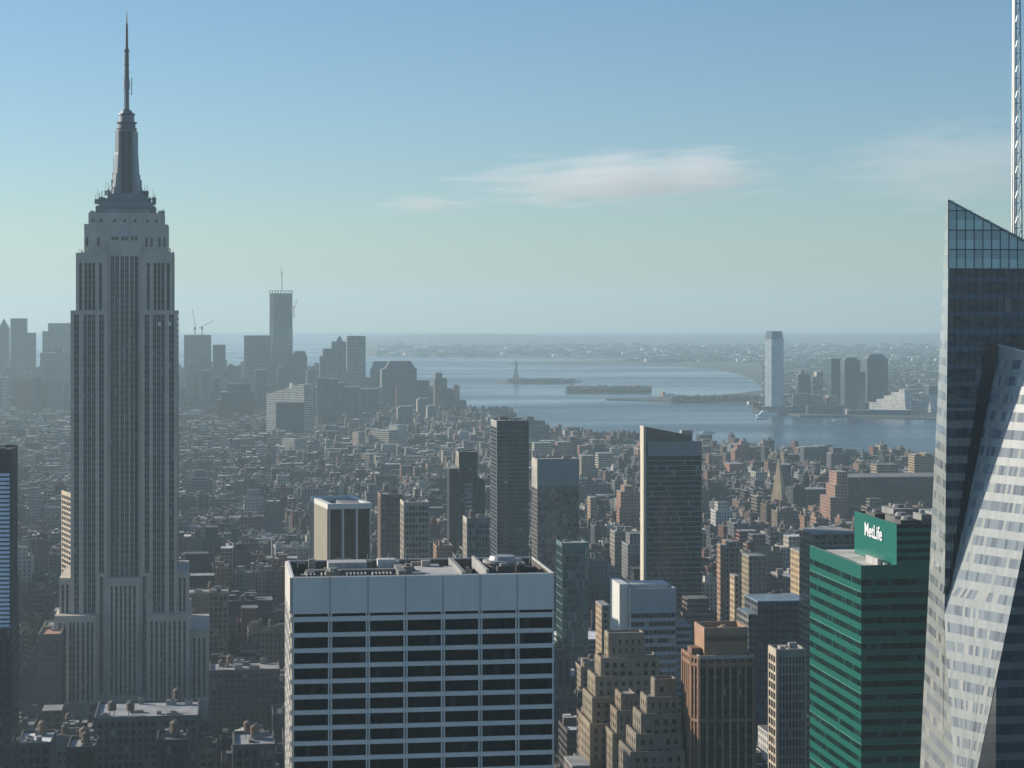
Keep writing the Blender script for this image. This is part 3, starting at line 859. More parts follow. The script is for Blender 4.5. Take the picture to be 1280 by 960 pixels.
# ---- faceted glass tower at the edge with the white lattice mast
def faceted_tower():
    Yc = 560.0
    X0 = wx(1185, Yc)
    root = thing('faceted_glass_tower', 'faceted crystal shaped glass tower with a sunlit slanting face and white lattice mast', 'skyscraper', (X0, Yc, 2.0), TH)
    c, s = CT, ST
    Lw = lambda x, y: (X0 + x * c - y * s, Yc + x * s + y * c)
    FOOT.append([Lw(-14, -45), Lw(70, -45), Lw(70, 70), Lw(-14, 70)])
    SCR.append((1160, 1280, 260, 960, Yc)); SCR.append((1200, 1280, 430, 1400, Yc))
    def onp(px, py, a):
        """local point where the sight line of a photo point meets the facade plane y = a"""
        t = (px - 640) / F
        # world: X = t*Y ; local y = -(X-X0)*s + (Y-Yc)*c = a
        Y = (a - X0 * s + Yc * c) / (c - t * s)
        X = t * Y
        return ((X - X0) * c + (Y - Yc) * s, a, wz(py, Y) - 2.0)
    A = -22.0
    L0, L1 = onp(1251, 431, 0), onp(1186, 741, 0)
    R1 = onp(1222, 960, A)
    plane = lambda p, q, r: (lambda n: (n, n.dot(Vector(p))))((Vector(q) - Vector(p)).cross(Vector(r) - Vector(p)).normalized())
    PN, PD = plane(L0, L1, R1)                           # the slanting face is one true plane
    def line(p, q): return lambda z: (p[0] + (q[0] - p[0]) * (z - p[2]) / (q[2] - p[2]), p[1] + (q[1] - p[1]) * (z - p[2]) / (q[2] - p[2]), z)
    Lz = line(L0, L1)
    Rz = lambda z: ((PD - PN.y * A - PN.z * z) / PN.x, A, z)
    R0 = Rz(onp(1289, 452, A)[2])
    zj = L1[2]                                           # here the slanting face meets the corner of the rear block
    # rear block's left face: back edge slides outward going down
    B0 = onp(1183.5, 250, 0)
    E = line(onp(1186.2, 250, 0), onp(1180.5, 760, 0))   # front edge
    Dp = 46.0
    Bk = line(onp(1183.4, 250, 30.0), onp(1150, 960, 30.0))
    QN, QD = plane(E(280), E(0), Bk(140))
    # below zj the slant cuts the corner away: its edge there is where it meets the left face
    def Lc(z):
        if z >= zj: return Lz(z)
        a, b, c_, d = PN.x, PN.y, QN.x, QN.y
        e, f = PD - PN.z * z, QD - QN.z * z
        det = a * d - b * c_
        return ((e * d - b * f) / det, (a * f - e * c_) / det, z)
    FH = 4.6
    glass = dict(dark=.05)
    def skin(PL, PR, z0, z1, npan, sp, name, spcol, gfun, split=.5, mull=.10, slope=None, mm=M_CURTAIN, mulc=(.2, .22, .24), parent=None):
        """one planar face cut into storeys: a pale spandrel strip and a strip of windows, mullions proud"""
        base = MB(); k = 0
        v = Vector(PR(z0)) - Vector(PL(z0)); up = Vector(PL(z1)) - Vector(PL(z0))
        nrm = v.cross(up).normalized()
        off = lambda p, d: tuple(Vector(p) + nrm * d)
        at = lambda z, t: tuple(Vector(PL(z)).lerp(Vector(PR(z)), t))
        z = z0; bands = []
        while z < z1 - .3:
            za, zb = z, min(z + FH, z1)
            zs = za + (zb - za) * split
            tt = [i / npan for i in range(npan + 1)]
            for i in range(npan):
                k_ = rng.uniform(.9, 1.08)
                base.face([at(za, tt[i]), at(za, tt[i + 1]), at(zs, tt[i + 1]), at(zs, tt[i])], 0, None, tuple(q * k_ for q in spcol))
            mb = MB()
            for i in range(npan):
                mb.face([at(zs, tt[i]), at(zs, tt[i + 1]), at(zb, tt[i + 1]), at(zb, tt[i])], 0, None, gfun((zs + zb) / 2, tt[i]))
            bands.append(mb)
            z += FH
        for i in range(npan + 1):
            t = i / npan; d = mull / max(1, v.length)
            ta, tb = max(0, t - d / 2), min(1, t + d / 2)
            base.face([off(at(z0, ta), .12), off(at(z0, tb), .12), off(at(z1, tb), .12), off(at(z1, ta), .12)], 1, None, mulc)
        b = base.build(name, [M_FRIT, M_METAL], parent or root)
        for mb in bands: mb.build('window_band', [mm], b)
        return b
    def g_dark(z, t):  # shaded faces: darker glass, tinted with blue skylight
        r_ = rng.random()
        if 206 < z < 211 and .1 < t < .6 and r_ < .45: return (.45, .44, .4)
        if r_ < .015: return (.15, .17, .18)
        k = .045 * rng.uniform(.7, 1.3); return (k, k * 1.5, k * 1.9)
    def g_lit(z, t):  # sunlit faces: paler glass, the sunlight put into its colour
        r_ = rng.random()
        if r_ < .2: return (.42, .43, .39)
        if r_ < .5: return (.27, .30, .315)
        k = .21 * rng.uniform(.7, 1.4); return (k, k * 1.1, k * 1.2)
    ztop = lambda x: B0[2] - max(0, x) * .505
    Wr = 62.0
    PE = lambda z: E(z); PRr = lambda z: (Wr, 0.0, z)
    z_scr = onp(1185, 336, 0)[2]
    z_rt = ztop(26)
    # rear block front face
    zb_lo = onp(1185, 505, 0)[2]
    skin(PE, PRr, 0.0, zb_lo, 32, 0, 'facade', (.17, .195, .21), g_dark, .45)
    skin(PE, PRr, zb_lo, z_scr, 32, 0, 'facade', (.075, .125, .16), g_dark, .3, mulc=(.1, .13, .15))
    # glass screen wall above, its top edge sloping down to the side
    scr = MB()
    nc = 26; 
    for i in range(nc):
        xa, xb = Wr * i / nc, Wr * (i + 1) / nc
        z = z_scr; j = 0
        while True:
            zt = z + 2.55
            ta, tb = min(zt, ztop(xa)), min(zt, ztop(xb))
            if ta <= z + .05: break
            k = .52 * rng.uniform(.88, 1.12) if j % 2 == 0 else .40 * rng.uniform(.85, 1.15)
            scr.face([(xa, 0, z), (xb, 0, z), (xb, 0, max(tb, z)), (xa, 0, ta)], 0, None, (k * 1.15, k * 1.5, k * 1.4))  # opaque panels carry the sky showing through in their colour
            z = zt; j += 1
    for i in range(nc + 1):
        x = Wr * i / nc
        if ztop(x) > z_scr: scr.obox(FRONT(0), x - .08, x + .08, -.1, .15, z_scr, ztop(x), 1, (.08, .1, .11))
    z = z_scr
    while z < B0[2]:
        xe = min(Wr, (B0[2] - z) / .505); scr.obox(FRONT(0), 0, xe, -.1, .13, z - .12, z + .12, 1, (.09, .11, .12)); z += 2.55 * 2
    xe = min(Wr, (B0[2] - z_scr) / .505)
    scr.bar((0, -.1, B0[2]), (xe, -.1, ztop(xe)), .3, 1, (.3, .32, .33))
    scr.bar((0, -.1, z_scr), (0, -.1, B0[2]), .25, 1, (.45, .43, .4))
    scr.face([(0, .6, z_scr), (0, .6, B0[2]), (xe, .6, ztop(xe)), (xe, .6, z_scr)], 1, None, (.12, .15, .16))
    scr.build('glass_screen', [M_FRIT, M_METAL], root)
    # left face of the rear block (sunlit, with sunlight also put into its paler panel colours)
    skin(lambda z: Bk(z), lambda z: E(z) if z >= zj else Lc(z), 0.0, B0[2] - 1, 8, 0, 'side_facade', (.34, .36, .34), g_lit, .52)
    # body behind, roof
    body = MB()
    bx = Bk(0)[0]; body.prism([(max(E(0)[0], bx) + 9, .5), (Wr, .5), (Wr, Dp), (max(E(0)[0], bx) + 9, 29.5)], 0, z_scr - 6, 0, (.1, .11, .12), poly1=[(9, .5), (Wr, .5), (Wr, Dp), (9, 29.5)])
    body.build('core', [M_FRIT], root)
    # front crystal: slanting sunlit face, dark front face, sloping roof
    zt = R0[2]; ztL = L0[2]
    top = min(zt, ztL)
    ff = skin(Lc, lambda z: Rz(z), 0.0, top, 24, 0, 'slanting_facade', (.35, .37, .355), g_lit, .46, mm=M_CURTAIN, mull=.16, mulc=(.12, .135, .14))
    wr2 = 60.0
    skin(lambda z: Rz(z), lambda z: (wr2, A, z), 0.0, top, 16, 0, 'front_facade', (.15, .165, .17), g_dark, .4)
    rf = MB()
    a, b = Lc(top), Rz(top)
    rf.face([a, b, (wr2, A, top - 14), (wr2, 0, top - 12)], 0, None, (.4, .4, .38))
    rf.face([a, b, (b[0], b[1], zt + .0), (a[0], a[1], ztL)], 1, None, (.4, .42, .4))
    rf.bar((a[0], a[1] - .2, ztL), (b[0], b[1] - .1, zt + .1), .35, 1, (.55, .56, .54))
    rf.build('roof', [M_ROOF, M_METAL], root)
    # dark strip beside the slanting face: a reflection put in as panel colour
    st = MB()
    P = [onp(1233, 430, -.25), onp(1250, 431, -.25), onp(1187, 741, -.25), onp(1184, 741, -.25)]
    st.face([P[3], P[2], P[1], P[0]], 0, None, (.012, .02, .026)); st.build('dark_reflection_strip', [M_GLASS], root)
    # penthouse between the blocks
    mb = MB(); mb.box(24.5, 50, -9, -.5, 225, wz(416, 560) - 2, 0, (.28, .31, .33)); mb.build('penthouse', [M_CLAD], root)
    # lattice mast
    mx, my = onp(1270, 300, 18)[0], 18.0
    WC = (.72, .74, .72)
    mb = MB()
    zb = ztop(mx) - 14; zt_ = 258 + 440 / F * 580; nseg = 14
    lo, hi = 1.7, 1.0
    ang = [R(90 + 20), R(210 + 20), R(330 + 20)]
    rad = lambda z: lo + (hi - lo) * (z - zb) / (zt_ - zb)
    pt = lambda k, z: (mx + rad(z) * math.cos(ang[k % 3]), my + rad(z) * math.sin(ang[k % 3]), z)
    for k in range(3): mb.bar(pt(k, zb), pt(k, zt_), .26, 0, WC, 6)
    for i in range(nseg):
        za, zc = zb + (zt_ - zb) * i / nseg, zb + (zt_ - zb) * (i + 1) / nseg
        for k in range(3):
            mb.bar(pt(k, zc), pt(k + 1, zc), .14, 0, (.3, .33, .34)); mb.bar(pt(k, za), pt(k + 1, zc), .13, 0, WC)
    mb.cyl(mx, my, .45, .3, zb, zt_, 10, 0, (.75, .77, .75))
    mb.build('lattice_mast', [M_METAL], root)
faceted_tower()

# ================================================================== OTHER NAMED BUILDINGS
GL = dict(dark=.022, blind=.08)
def banded(px0, px1, ytop, Y, depth, label, wcol, nb, nf, pier, span_, left=True, rot=None, mode='column', edge=1.0, head=3.0, lnb=None, zlow=0, rcol=(.3, .29, .27), g=GL, cat='skyscraper', name='office_tower', seed=1, units=3, tanks=0, wm=M_WALL, lit_wcol=None, proud=.35, par=1.0, spcol=None, sproud=None, gm=None, sub=1):
    root, W, H = frame(px0, px1, ytop, Y, depth, rot, label, cat, name)
    wall = MB()
    wall.box(0, W, 0, depth, 0, H - par, 0, tuple(q * .8 for q in wcol), tops=False)
    kw = dict(proud=proud, edge=edge, wcol=wcol, head=head, mode=mode, g=g, spcol=spcol, sproud=sproud, gm=gm, sub=sub)
    grid_facade(wall, root, FRONT(0), W, zlow, H, nb, nf, pier, span_, **kw)
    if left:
        kw['wcol'] = lit_wcol or wcol  # sun-facing wall gets a paler colour, sunlight put into the paint
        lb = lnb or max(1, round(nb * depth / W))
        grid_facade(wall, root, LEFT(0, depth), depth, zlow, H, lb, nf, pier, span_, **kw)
    wall.build('wall', [wm], root)
    rf = MB(); rf.box(.4, W - .4, .4, depth - .4, H - par - .3, H - par + .02, 0, rcol)
    deck = rf.build('roof', [M_ROOF], root)
    pp = MB(); pp.rim(.03, W - .03, .03, depth - .03, H - par, H + .06, .5, 0, wcol); pp.build('parapet', [wm], deck)
    clutter(root, 2, W - 2, 2, depth - 2, H - par, units, seed, tanks=tanks)
    return root, W, H

# bronze glass tower with a raked top
def raked_tower():
    root, W, H = banded(808, 877, 563, 1500, 15, 'bronze glass tower with sloping roof screen and a bright sunlit edge standing before the bay', (.05, .06, .07), 7, 43, .3, .5, g=dict(dark=.022, blind=.07, bl=.22, tint=(.75, 1.05, 1.2)), mode='column', head=4, edge=.4, spcol=(.3, .32, .32), sproud=.55, sub=4, lit_wcol=(.55, .47, .36), units=2)
    K = 1500 / F
    mb = MB(); z0 = H - .5; zl = wz(533, 1500) - 2; zr = wz(545, 1500) - 2
    u1 = (866 - 808) * K; y0, y1 = 2.5, 13
    P = lambda x, y, z: (x, y, z)
    BC = (.17, .13, .08)
    mb.face([P(-2, y0, z0), P(u1, y0, z0), P(u1, y0, zr), P(-2, y0, zl)], 0, None, BC)
    mb.face([P(-2, y1, z0), P(-2, y0, z0), P(-2, y0, zl), P(-2, y1, zl)], 0, None, (.5, .42, .3))  # left face coloured paler than the rest to look sunlit
    mb.face([P(u1, y0, z0), P(u1, y1, z0), P(u1, y1, zr), P(u1, y0, zr)], 0, None, BC)
    mb.face([P(u1, y1, z0), P(-2, y1, z0), P(-2, y1, zl), P(u1, y1, zr)], 0, None, BC)
    mb.face([P(-2, y0, zl), P(u1, y0, zr), P(u1, y1, zr), P(-2, y1, zl)], 0, None, (.2, .17, .12))
    mb.build('roof_screen', [M_CLAD], root)
    mb = MB(); mb.obox(FRONT(0), 1, W, .3, .8, wz(563, 1500) - 2 - 4, wz(552, 1500) - 2, 0, (.24, .25, .25)); mb.build('cornice_band', [M_CLAD], root)
    mb = MB(); mb.box(-2.2, -.6, -.6, 11, 0, zl + .2, 0, (.62, .54, .42), fl=3.2); mb.build('corner_fin', [M_CLAD], root)
    mb = MB(); a = (856 - 808) * K; mb.box(a, a + 8, 8, 14, z0, wz(536, 1530) - 2, 0, (.42, .40, .36)); mb.build('penthouse', [M_WALL], root)
raked_tower()

banded(621.5, 661, 526, 1800, 40, 'slim black slab tower with fine pale storey lines and a striped sunlit edge', (.03, .045, .06), 6, 46, .3, 1.3, mode='column', spcol=(.075, .1, .125), lit_wcol=(.34, .33, .3), lnb=8, head=6, g=dict(dark=.014, blind=.02, tint=(1, 1.4, 1.7)), units=4, seed=4, proud=.4)
def mottled_tower():
    root, W, H = banded(672, 724, 574, 1700, 30, 'grey tower with blank band on top and mottled reflecting glass below', (.15, .165, .17), 15, 34, .22, .5, mode='column', head=24, g=dict(dark=.09, blind=.22, bl=.3, var=.9, tint=(1, 1.02, .95)), lit_wcol=(.45, .42, .36), edge=.5, units=2, seed=6, gm=M_CURTAIN)
    mb = MB(); mb.obox(FRONT(0), .2, W - .2, .2, .9, H - 21, H - .5, 0, (.2, .235, .25)); mb.build('blank_band', [M_CLAD], root)
mottled_tower()
banded(703, 735, 679, 1420, 24, 'small tower of pale green glass below the mottled grey tower', (.12, .20, .19), 9, 18, .2, .9, mode='column', g=dict(dark=.10, blind=.25, bl=.34, var=.7, tint=(.62, 1.05, 1.0)), units=1, seed=8, gm=M_CURTAIN, edge=.4, spcol=(.16, .27, .25))
def dark_twin():
    root, W, H = banded(574, 597, 565, 1900, 26, 'dark brown setback tower with blank top and lower shoulders behind the white slab roof', (.05, .048, .05), 4, 30, .9, 1.2, head=14, lit_wcol=(.3, .27, .23), units=2, seed=9)
    for (a, b, yt, y0) in ((562, 575, 586, 3), (596, 607, 600, 2)):
        K = 1900 / F; mb = MB(); mb.box((a - 574) * K, (b - 574) * K, y0, 22, 0, wz(yt, 1900) - 2, 0, (.07, .068, .068), fl=3.6, top=1, tcol=(.2, .2, .2)); mb.build('shoulder_block', [M_STRIP, M_ROOF], root)
    mb = MB(); K = 1900 / F
    for q in range(22): mb.obox(FRONT(0), (581 - 574) * K, (590.5 - 574) * K, .3, .62, H - 30 - q * 3.9, H - 28 - q * 3.9, 0, (.3, .32, .33))
    mb.build('balcony_stack', [M_CLAD], root)
dark_twin()
banded(584, 612, 648, 1500, 24, 'grey stone tower with stepped pale crown below the brown setback tower', (.2, .2, .2), 6, 24, .9, 1.3, lit_wcol=(.5, .45, .37), units=4, tanks=1, seed=10, head=4)
# pale capped slab behind the white roof
def capped_slab():
    root, W, H = banded(411, 463, 634, 1180, 52, 'dark glazed slab with thick white cap and blank beige side wall', (.05, .055, .062), 6, 30, .5, .0, left=False, rot=R(16), head=.5, g=dict(dark=.012, blind=.02), units=0, spcol=(.05, .055, .06), edge=.5)
    mb = MB(); mb.rim(-.8, W + .6, -.7, 52.6, H - 1.2, H + 1.8, 3.0, 0, (.68, .66, .6)); mb.build('white_cap', [M_CLAD], root)
    mb = MB()
    for i in range(4): mb.obox(FRONT(0), W * i / 3.0 - (.6 if i else 0), W * i / 3.0 + (.6 if i < 3 else 0), .1, .9, 0, H - 1.0, 0, (.6, .58, .52))
    mb.build('white_rib', [M_CLAD], root)
    mb = MB(); mb.box(-.9, -.02, 0, 52, 0, H - 1.1, 0, (.3, .265, .205), fl=30); mb.build('side_wall', [M_CLAD], root)
    mb = MB(); mb.box(10, 20, 12, 40, H - 1, H + 1.2, 0, (.3, .28, .26)); mb.build('rooftop_unit', [M_WALL], root)
    mb = MB(); mb.bar((7, 3, H), (7, 3, H + 5.5), .15, 0, (.3, .3, .3)); mb.build('flagpole', [M_METAL], root)
capped_slab()
banded(476, 503, 618, 1700, 30, 'reddish brown apartment tower with flat top beside the capped dark slab', (.2, .13, .11), 6, 26, 1.3, 1.5, units=2, seed=12, tanks=1, lit_wcol=(.3, .2, .16), name='apartment_tower', cat='building')
banded(505, 537, 628, 1600, 30, 'pale grey ribbed apartment tower with a serrated sunlit corner', (.3, .3, .29), 7, 24, .6, 1.6, units=3, seed=13, lit_wcol=(.6, .52, .4), name='apartment_tower', cat='building')
# white office block with thin bands
def white_bands():
    root, W, H = banded(788, 845, 736, 1120, 30, 'blue grey office block with white horizontal bands and blank top storey', (.32, .36, .38), 10, 22, .14, 1.9, mode='band', head=13, g=dict(dark=.03, blind=.12), lit_wcol=(.7, .66, .58), units=0, seed=14, wm=M_CLAD, edge=.3)
    mb = MB(); K = 1120 / F; mb.box((775.5 - 788) * K, -.5, 3, 30, 0, wz(731, 1120) - 2, 0, (.66, .64, .58), fl=40); mb.build('service_core', [M_CLAD], root)
    mb = MB(); mb.box(1, W - 1, 12, 28, H - 1, H + .8, 0, (.55, .53, .48)); mb.build('rooftop_unit', [M_CLAD], root)
    mb = MB(); mb.box(W, W + 22 * K, 4, 26, 0, wz(783, 1125) - 2, 2, (.3, .34, .36), top=5, tcol=(.3, .3, .3)); mb.build('lower_wing', CITY, root)
white_bands()

def ziggurat(px0, px1, ytop, Y, tiers, depth, label, col, seed, name='setback_building'):
    """stepped masonry building: tiers of (px0, px1, row of top, front offset)"""
    root, W, H = frame(px0, px1, ytop, Y, depth, TH, label, 'building', name)
    K = Y / F
    for i, (a, b, yt, y0, d) in enumerate(tiers):
        x0, x1 = (a - px0) * K / CT, (b - px0) * K / CT
        z1 = wz(yt, Y + y0) - 2
        zb = 0.0
        wl = MB(); wl.box(x0, x1, y0, d, zb, z1 - .8, 0, tuple(q * .85 for q in col), tops=False)
        nb = max(2, round((x1 - x0) / 3.4)); nf = max(2, round((z1 - 2) / 3.7))
        grid_facade(wl, root, FRONT(y0), 0, 0, 0, 1, 1, 0, 0) if False else None
        Tf = (lambda x0, y0: (lambda u, o, z: (x0 + u, y0 - o, z)))(x0, y0)
        grid_facade(wl, root, Tf, x1 - x0, 0, z1, nb, nf, 1.7, 1.7, .3, .8, col, 0, 2.2 if i else 3.0, 'column', GL)
        nl = max(1, round((d - y0) / 4.0))
        grid_facade(wl, root, LEFT(x0, d), d - y0, 0, z1, nl, nf, 2.0, 1.7, .3, .8, col, 0, 2.2, 'column', GL)
        t = wl.build('tier', [M_WALL], root)
        rf = MB(); rf.box(x0 + .3, x1 - .3, y0 + .3, d - .3, z1 - 1.0, z1 - .78, 0, (.26, .25, .23)); rf.rim(x0 + .01, x1 - .01, y0 + .01, d - .01, z1 - .8, z1 + .1, .4, 1, col)
        rf.build('tier_roof', [M_ROOF, M_WALL], t)
    return root, W, H
TAN = (.31, .25, .175)
ziggurat(742, 832, 792, 900, [(770, 815, 792, 16, 25), (758, 832, 823, 12, 26), (749, 838, 846, 8, 26.7), (743, 842, 872, 4, 27.4), (738, 846, 905, 0, 28)], 44, 'tan stepped tower with windowless block on top, in front of the white banded office', TAN, 1)
ziggurat(789, 858, 850, 800, [(829, 856, 850, 14, 21), (816, 856.5, 872, 10, 22), (807, 857, 893, 7.5, 23), (799, 857.5, 918, 5, 24), (790, 858, 940, 2, 25)], 36, 'grey brown stepped building climbing in sunlit stages against the brown tower', (.25, .21, .16), 2)
ziggurat(767, 800, 866, 880, [(782, 800, 868, 9, 22), (775, 801, 889, 6, 24), (768, 802, 917, 3, 26)], 28, 'narrow tan stepped building squeezed between the two larger stepped buildings', (.26, .21, .15), 3)
# brown tower with chamfered corner
def brown_tower():
    Y = 800.0; K = Y / F
    root, W, H = frame(874, 948, 820, Y, 34, TH, 'rust brown granite tower with cut corners, vertical ribs and a raised crown box', 'skyscraper', 'office_tower')
    BR = (.32, .185, .112); DK = (.16, .10, .07)
    wall = MB()
    CX, CY, BK = 2.2, 4.5, 19.0
    poly = [(0, 0), (W - 2, 0), (W, 3), (W, BK), (-CX, BK), (-CX, CY)]
    wall.prism(poly, 0, H - 1.2, 0, DK, top=1, tcol=(.2, .17, .15), fl=3.6)
    T = FRONT(0)
    zmid = wz(903, Y) - 2
    nb = 7; bw = (W - 2) / nb
    for i in range(nb + 1):
        c_ = i * bw; wall.obox(T, max(0, c_ - .45), min(W - 2, c_ + .45), -.2, .55, 0, H, 0, BR)
    for z in (zmid, H - 1.2, H - 4): wall.obox(T, .02, W - 2.02, -.2, .48, z, z + 1.1, 0, BR)
    d_ = math.hypot(CX, CY); cu_, cv_ = CX / d_, CY / d_
    TC = lambda u, o, z: (-CX + u * cu_ - o * cv_, CY - u * cv_ - o * cu_, z)
    for a, b in ((0, .8), (d_ - .8, d_), (d_ / 2 - .3, d_ / 2 + .3)): wall.obox(TC, a, b, -.2, .4, 0, H, 0, BR)
    TLf = LEFT(-CX, BK)
    for i in range(5): wall.obox(TLf, i * 3.3, i * 3.3 + 1.0, -.2, .5, 0, H, 0, (.42, .25, .155))  # left ribs paler than the front ones, sunlight put into their colour
    for tt, L in ((TC, d_), (TLf, BK - CY)):
        for z in (zmid, H - 1.2, H - 4): wall.obox(tt, .02, L - .02, -.2, .34, z, z + 1.1, 0, BR)
    wall.build('wall', [M_WALL, M_ROOF], root)
    fh = 3.75
    for tt, cells in ((T, [(i * bw + .45, (i + 1) * bw - .45) for i in range(nb)]), (TC, [(.8, d_ / 2 - .3), (d_ / 2 + .3, d_ - .8)]), (TLf, [(i * 3.3 + 1.0, (i + 1) * 3.3) for i in range(4)])):
        for (a, b) in cells:
            mb = MB(); z = H - 5
            while z > 3:
                m_ = (a + b) / 2
                for p, q in ((a, m_ - .12), (m_ + .12, b)):
                    mb.face([tt(p, .06, z - 2.4), tt(q, .06, z - 2.4), tt(q, .06, z), tt(p, .06, z)], 0, None, gcol(.02, .04, tint=(1.1, 1, .95)))
                mb.face([tt(a, .06, z - fh), tt(b, .06, z - fh), tt(b, .06, z - 2.4), tt(a, .06, z - 2.4)], 1, None, (.1, .062, .045))
                z -= fh
            mb.build('window_column', [M_GLASS, M_WALL], root, weld=True)
    cr = MB(); x0, x1 = (882 - 874) * K, (938 - 874) * K; zc = wz(784, Y + 4) - 2
    cr.box(x0, x1, 2, 18.5, H - 1.3, zc - 2.6, 0, (.34, .20, .125), tops=False); cr.rim(x0 - .05, x1 + .05, 1.95, 18.55, zc - 2.6, zc, .6, 0, (.38, .24, .165))
    for i in range(15):
        u = x0 + 1 + (x1 - x0 - 2) * i / 14.0
        cr.obox(FRONT(2), u - .35, u + .35, -.1, .25, zc - 5.2, zc - 3.4, 0, (.14, .085, .06))
    crown = cr.build('crown', [M_WALL], root)
    mb = MB(); mb.box(x0 + .6, x1 - .6, 2.6, 17.9, zc - 3, zc - 2.4, 0, (.3, .27, .23)); mb.build('crown_roof', [M_ROOF], crown)
    mb = MB(); mb.cyl((x0 + x1) / 2 + 1, 10, 4.6, 0.8, zc - 2.4, zc - .1, 18, 0, (.38, .28, .18)); mb.build('cooling_cone', [M_METAL], crown)
    mb = MB(); mb.rim(-.1, W - 1.9, -.6, 18.5, H - 1.2, H + .1, .6, 0, (.42, .37, .32)); mb.build('parapet', [M_WALL], root)
    mb = MB(); mb.box(-1.8, 1.6, 5, 12, H - 1.3, H + 2.2, 0, (.2, .12, .08)); mb.build('rooftop_unit', [M_WALL], root)
brown_tower()
banded(971, 1008, 812, 830, 12, 'cream gridded tower with sunlit edge between the brown tower and the green block', (.3, .27, .235), 8, 34, .62, 1.0, units=4, seed=21, lnb=3, lit_wcol=(.5, .43, .34), head=3, edge=.7)
# left edge
def left_edge():
    root, W, H = banded(-22, 14, 562, 900, 30, 'narrow tower cut off by the photo edge with sky reflecting blue windows and dark stone side', (.1, .085, .07), 6, 46, .5, 1.2, units=2, seed=22, left=True, g=dict(dark=.05, blind=.1, tint=(.8, 1.1, 1.4)), head=9, spcol=(.14, .13, .12), wm=M_WALL)
    K = 900 / F
    mb = MB()
    T = FRONT(0); u1 = (11.5 + 22) * K
    for k in range(36):
        za = wz(592 + k * 5.4, 900) - 2
        mb.face([T(0, .6, za - 1.15), T(u1, .6, za - 1.15), T(u1, .6, za), T(0, .6, za)], 0, None, (.72, .84, .93))  # reflected sky put into the glass colour as pale blue
    mb.build('sky_reflection_bay', [M_GLASS], root)
    mb = MB(); mb.box(-2, W + .8, -5, 28, 0, wz(786, 895) - 2, 0, (.08, .075, .07), top=5, tcol=(.3, .3, .3), fl=3.8); mb.build('plinth', CITY, root)
left_edge()
banded(92, 118, 618, 1560, 40, 'tan brick building with a bright sunlit side just left of the tall stone skyscraper', (.42, .34, .25), 5, 30, 1.0, 1.3, rot=R(24), units=2, seed=23, lit_wcol=(.62, .5, .36), lnb=5, cat='building', name='brick_building')
# Move: its lit side shows at the left, so the frame above starts behind the skyscraper
banded(48, 76, 793, 1240, 28, 'low brown stone building with terracotta roof against the foot of the tall stone skyscraper', (.2, .175, .15), 6, 18, 1.4, 1.3, units=1, seed=24, rcol=(.45, .25, .17), cat='building', name='stone_building')
# foreground roofs below the skyscraper
def front_roof(px0, px1, ytop, Y, depth, label, col, seed, units=6, tanks=2, rcol=(.35, .35, .34), nb=None, floors=14, name='loft_building'):
    W = span(px0, px1, Y, TH)
    return banded(px0, px1, ytop, Y, depth, label, col, nb or max(3, round(W / 3.4)), floors, 1.3, 1.4, units=units, tanks=tanks, seed=seed, rcol=rcol, cat='building', name=name, head=2.5, par=1.2, mode='window')
front_roof(118, 248, 897, 1040, 44, 'broad grey loft building with a pale flat roof in front of the stone skyscraper', (.12, .125, .13), 31, 7, 3, (.36, .36, .35))
front_roof(22, 64, 929, 960, 30, 'low block with bright white roof at the foot of the dark edge tower', (.11, .105, .1), 32, 5, 1, (.7, .69, .66))
front_roof(196, 234, 925, 900, 22, 'black box shaped rooftop block with water tank below the broad grey loft', (.06, .06, .065), 33, 3, 1, (.12, .12, .12))
front_roof(292, 344, 931, 940, 30, 'grey brown loft with pale parapet left of the big white slab', (.12, .11, .1), 34, 4, 2)
front_roof(84, 120, 934, 930, 24, 'dark brick loft with a blue roof hatch and two water tanks', (.07, .062, .06), 35, 4, 2)
front_roof(262, 350, 838, 1180, 30, 'long brown brick loft with water tank right of the stone skyscraper', (.12, .095, .085), 36, 6, 2, floors=18)
front_roof(225, 286, 742, 1450, 30, 'tan brick loft with even square windows beside the stone skyscraper', (.18, .155, .13), 37, 4, 2, floors=16)

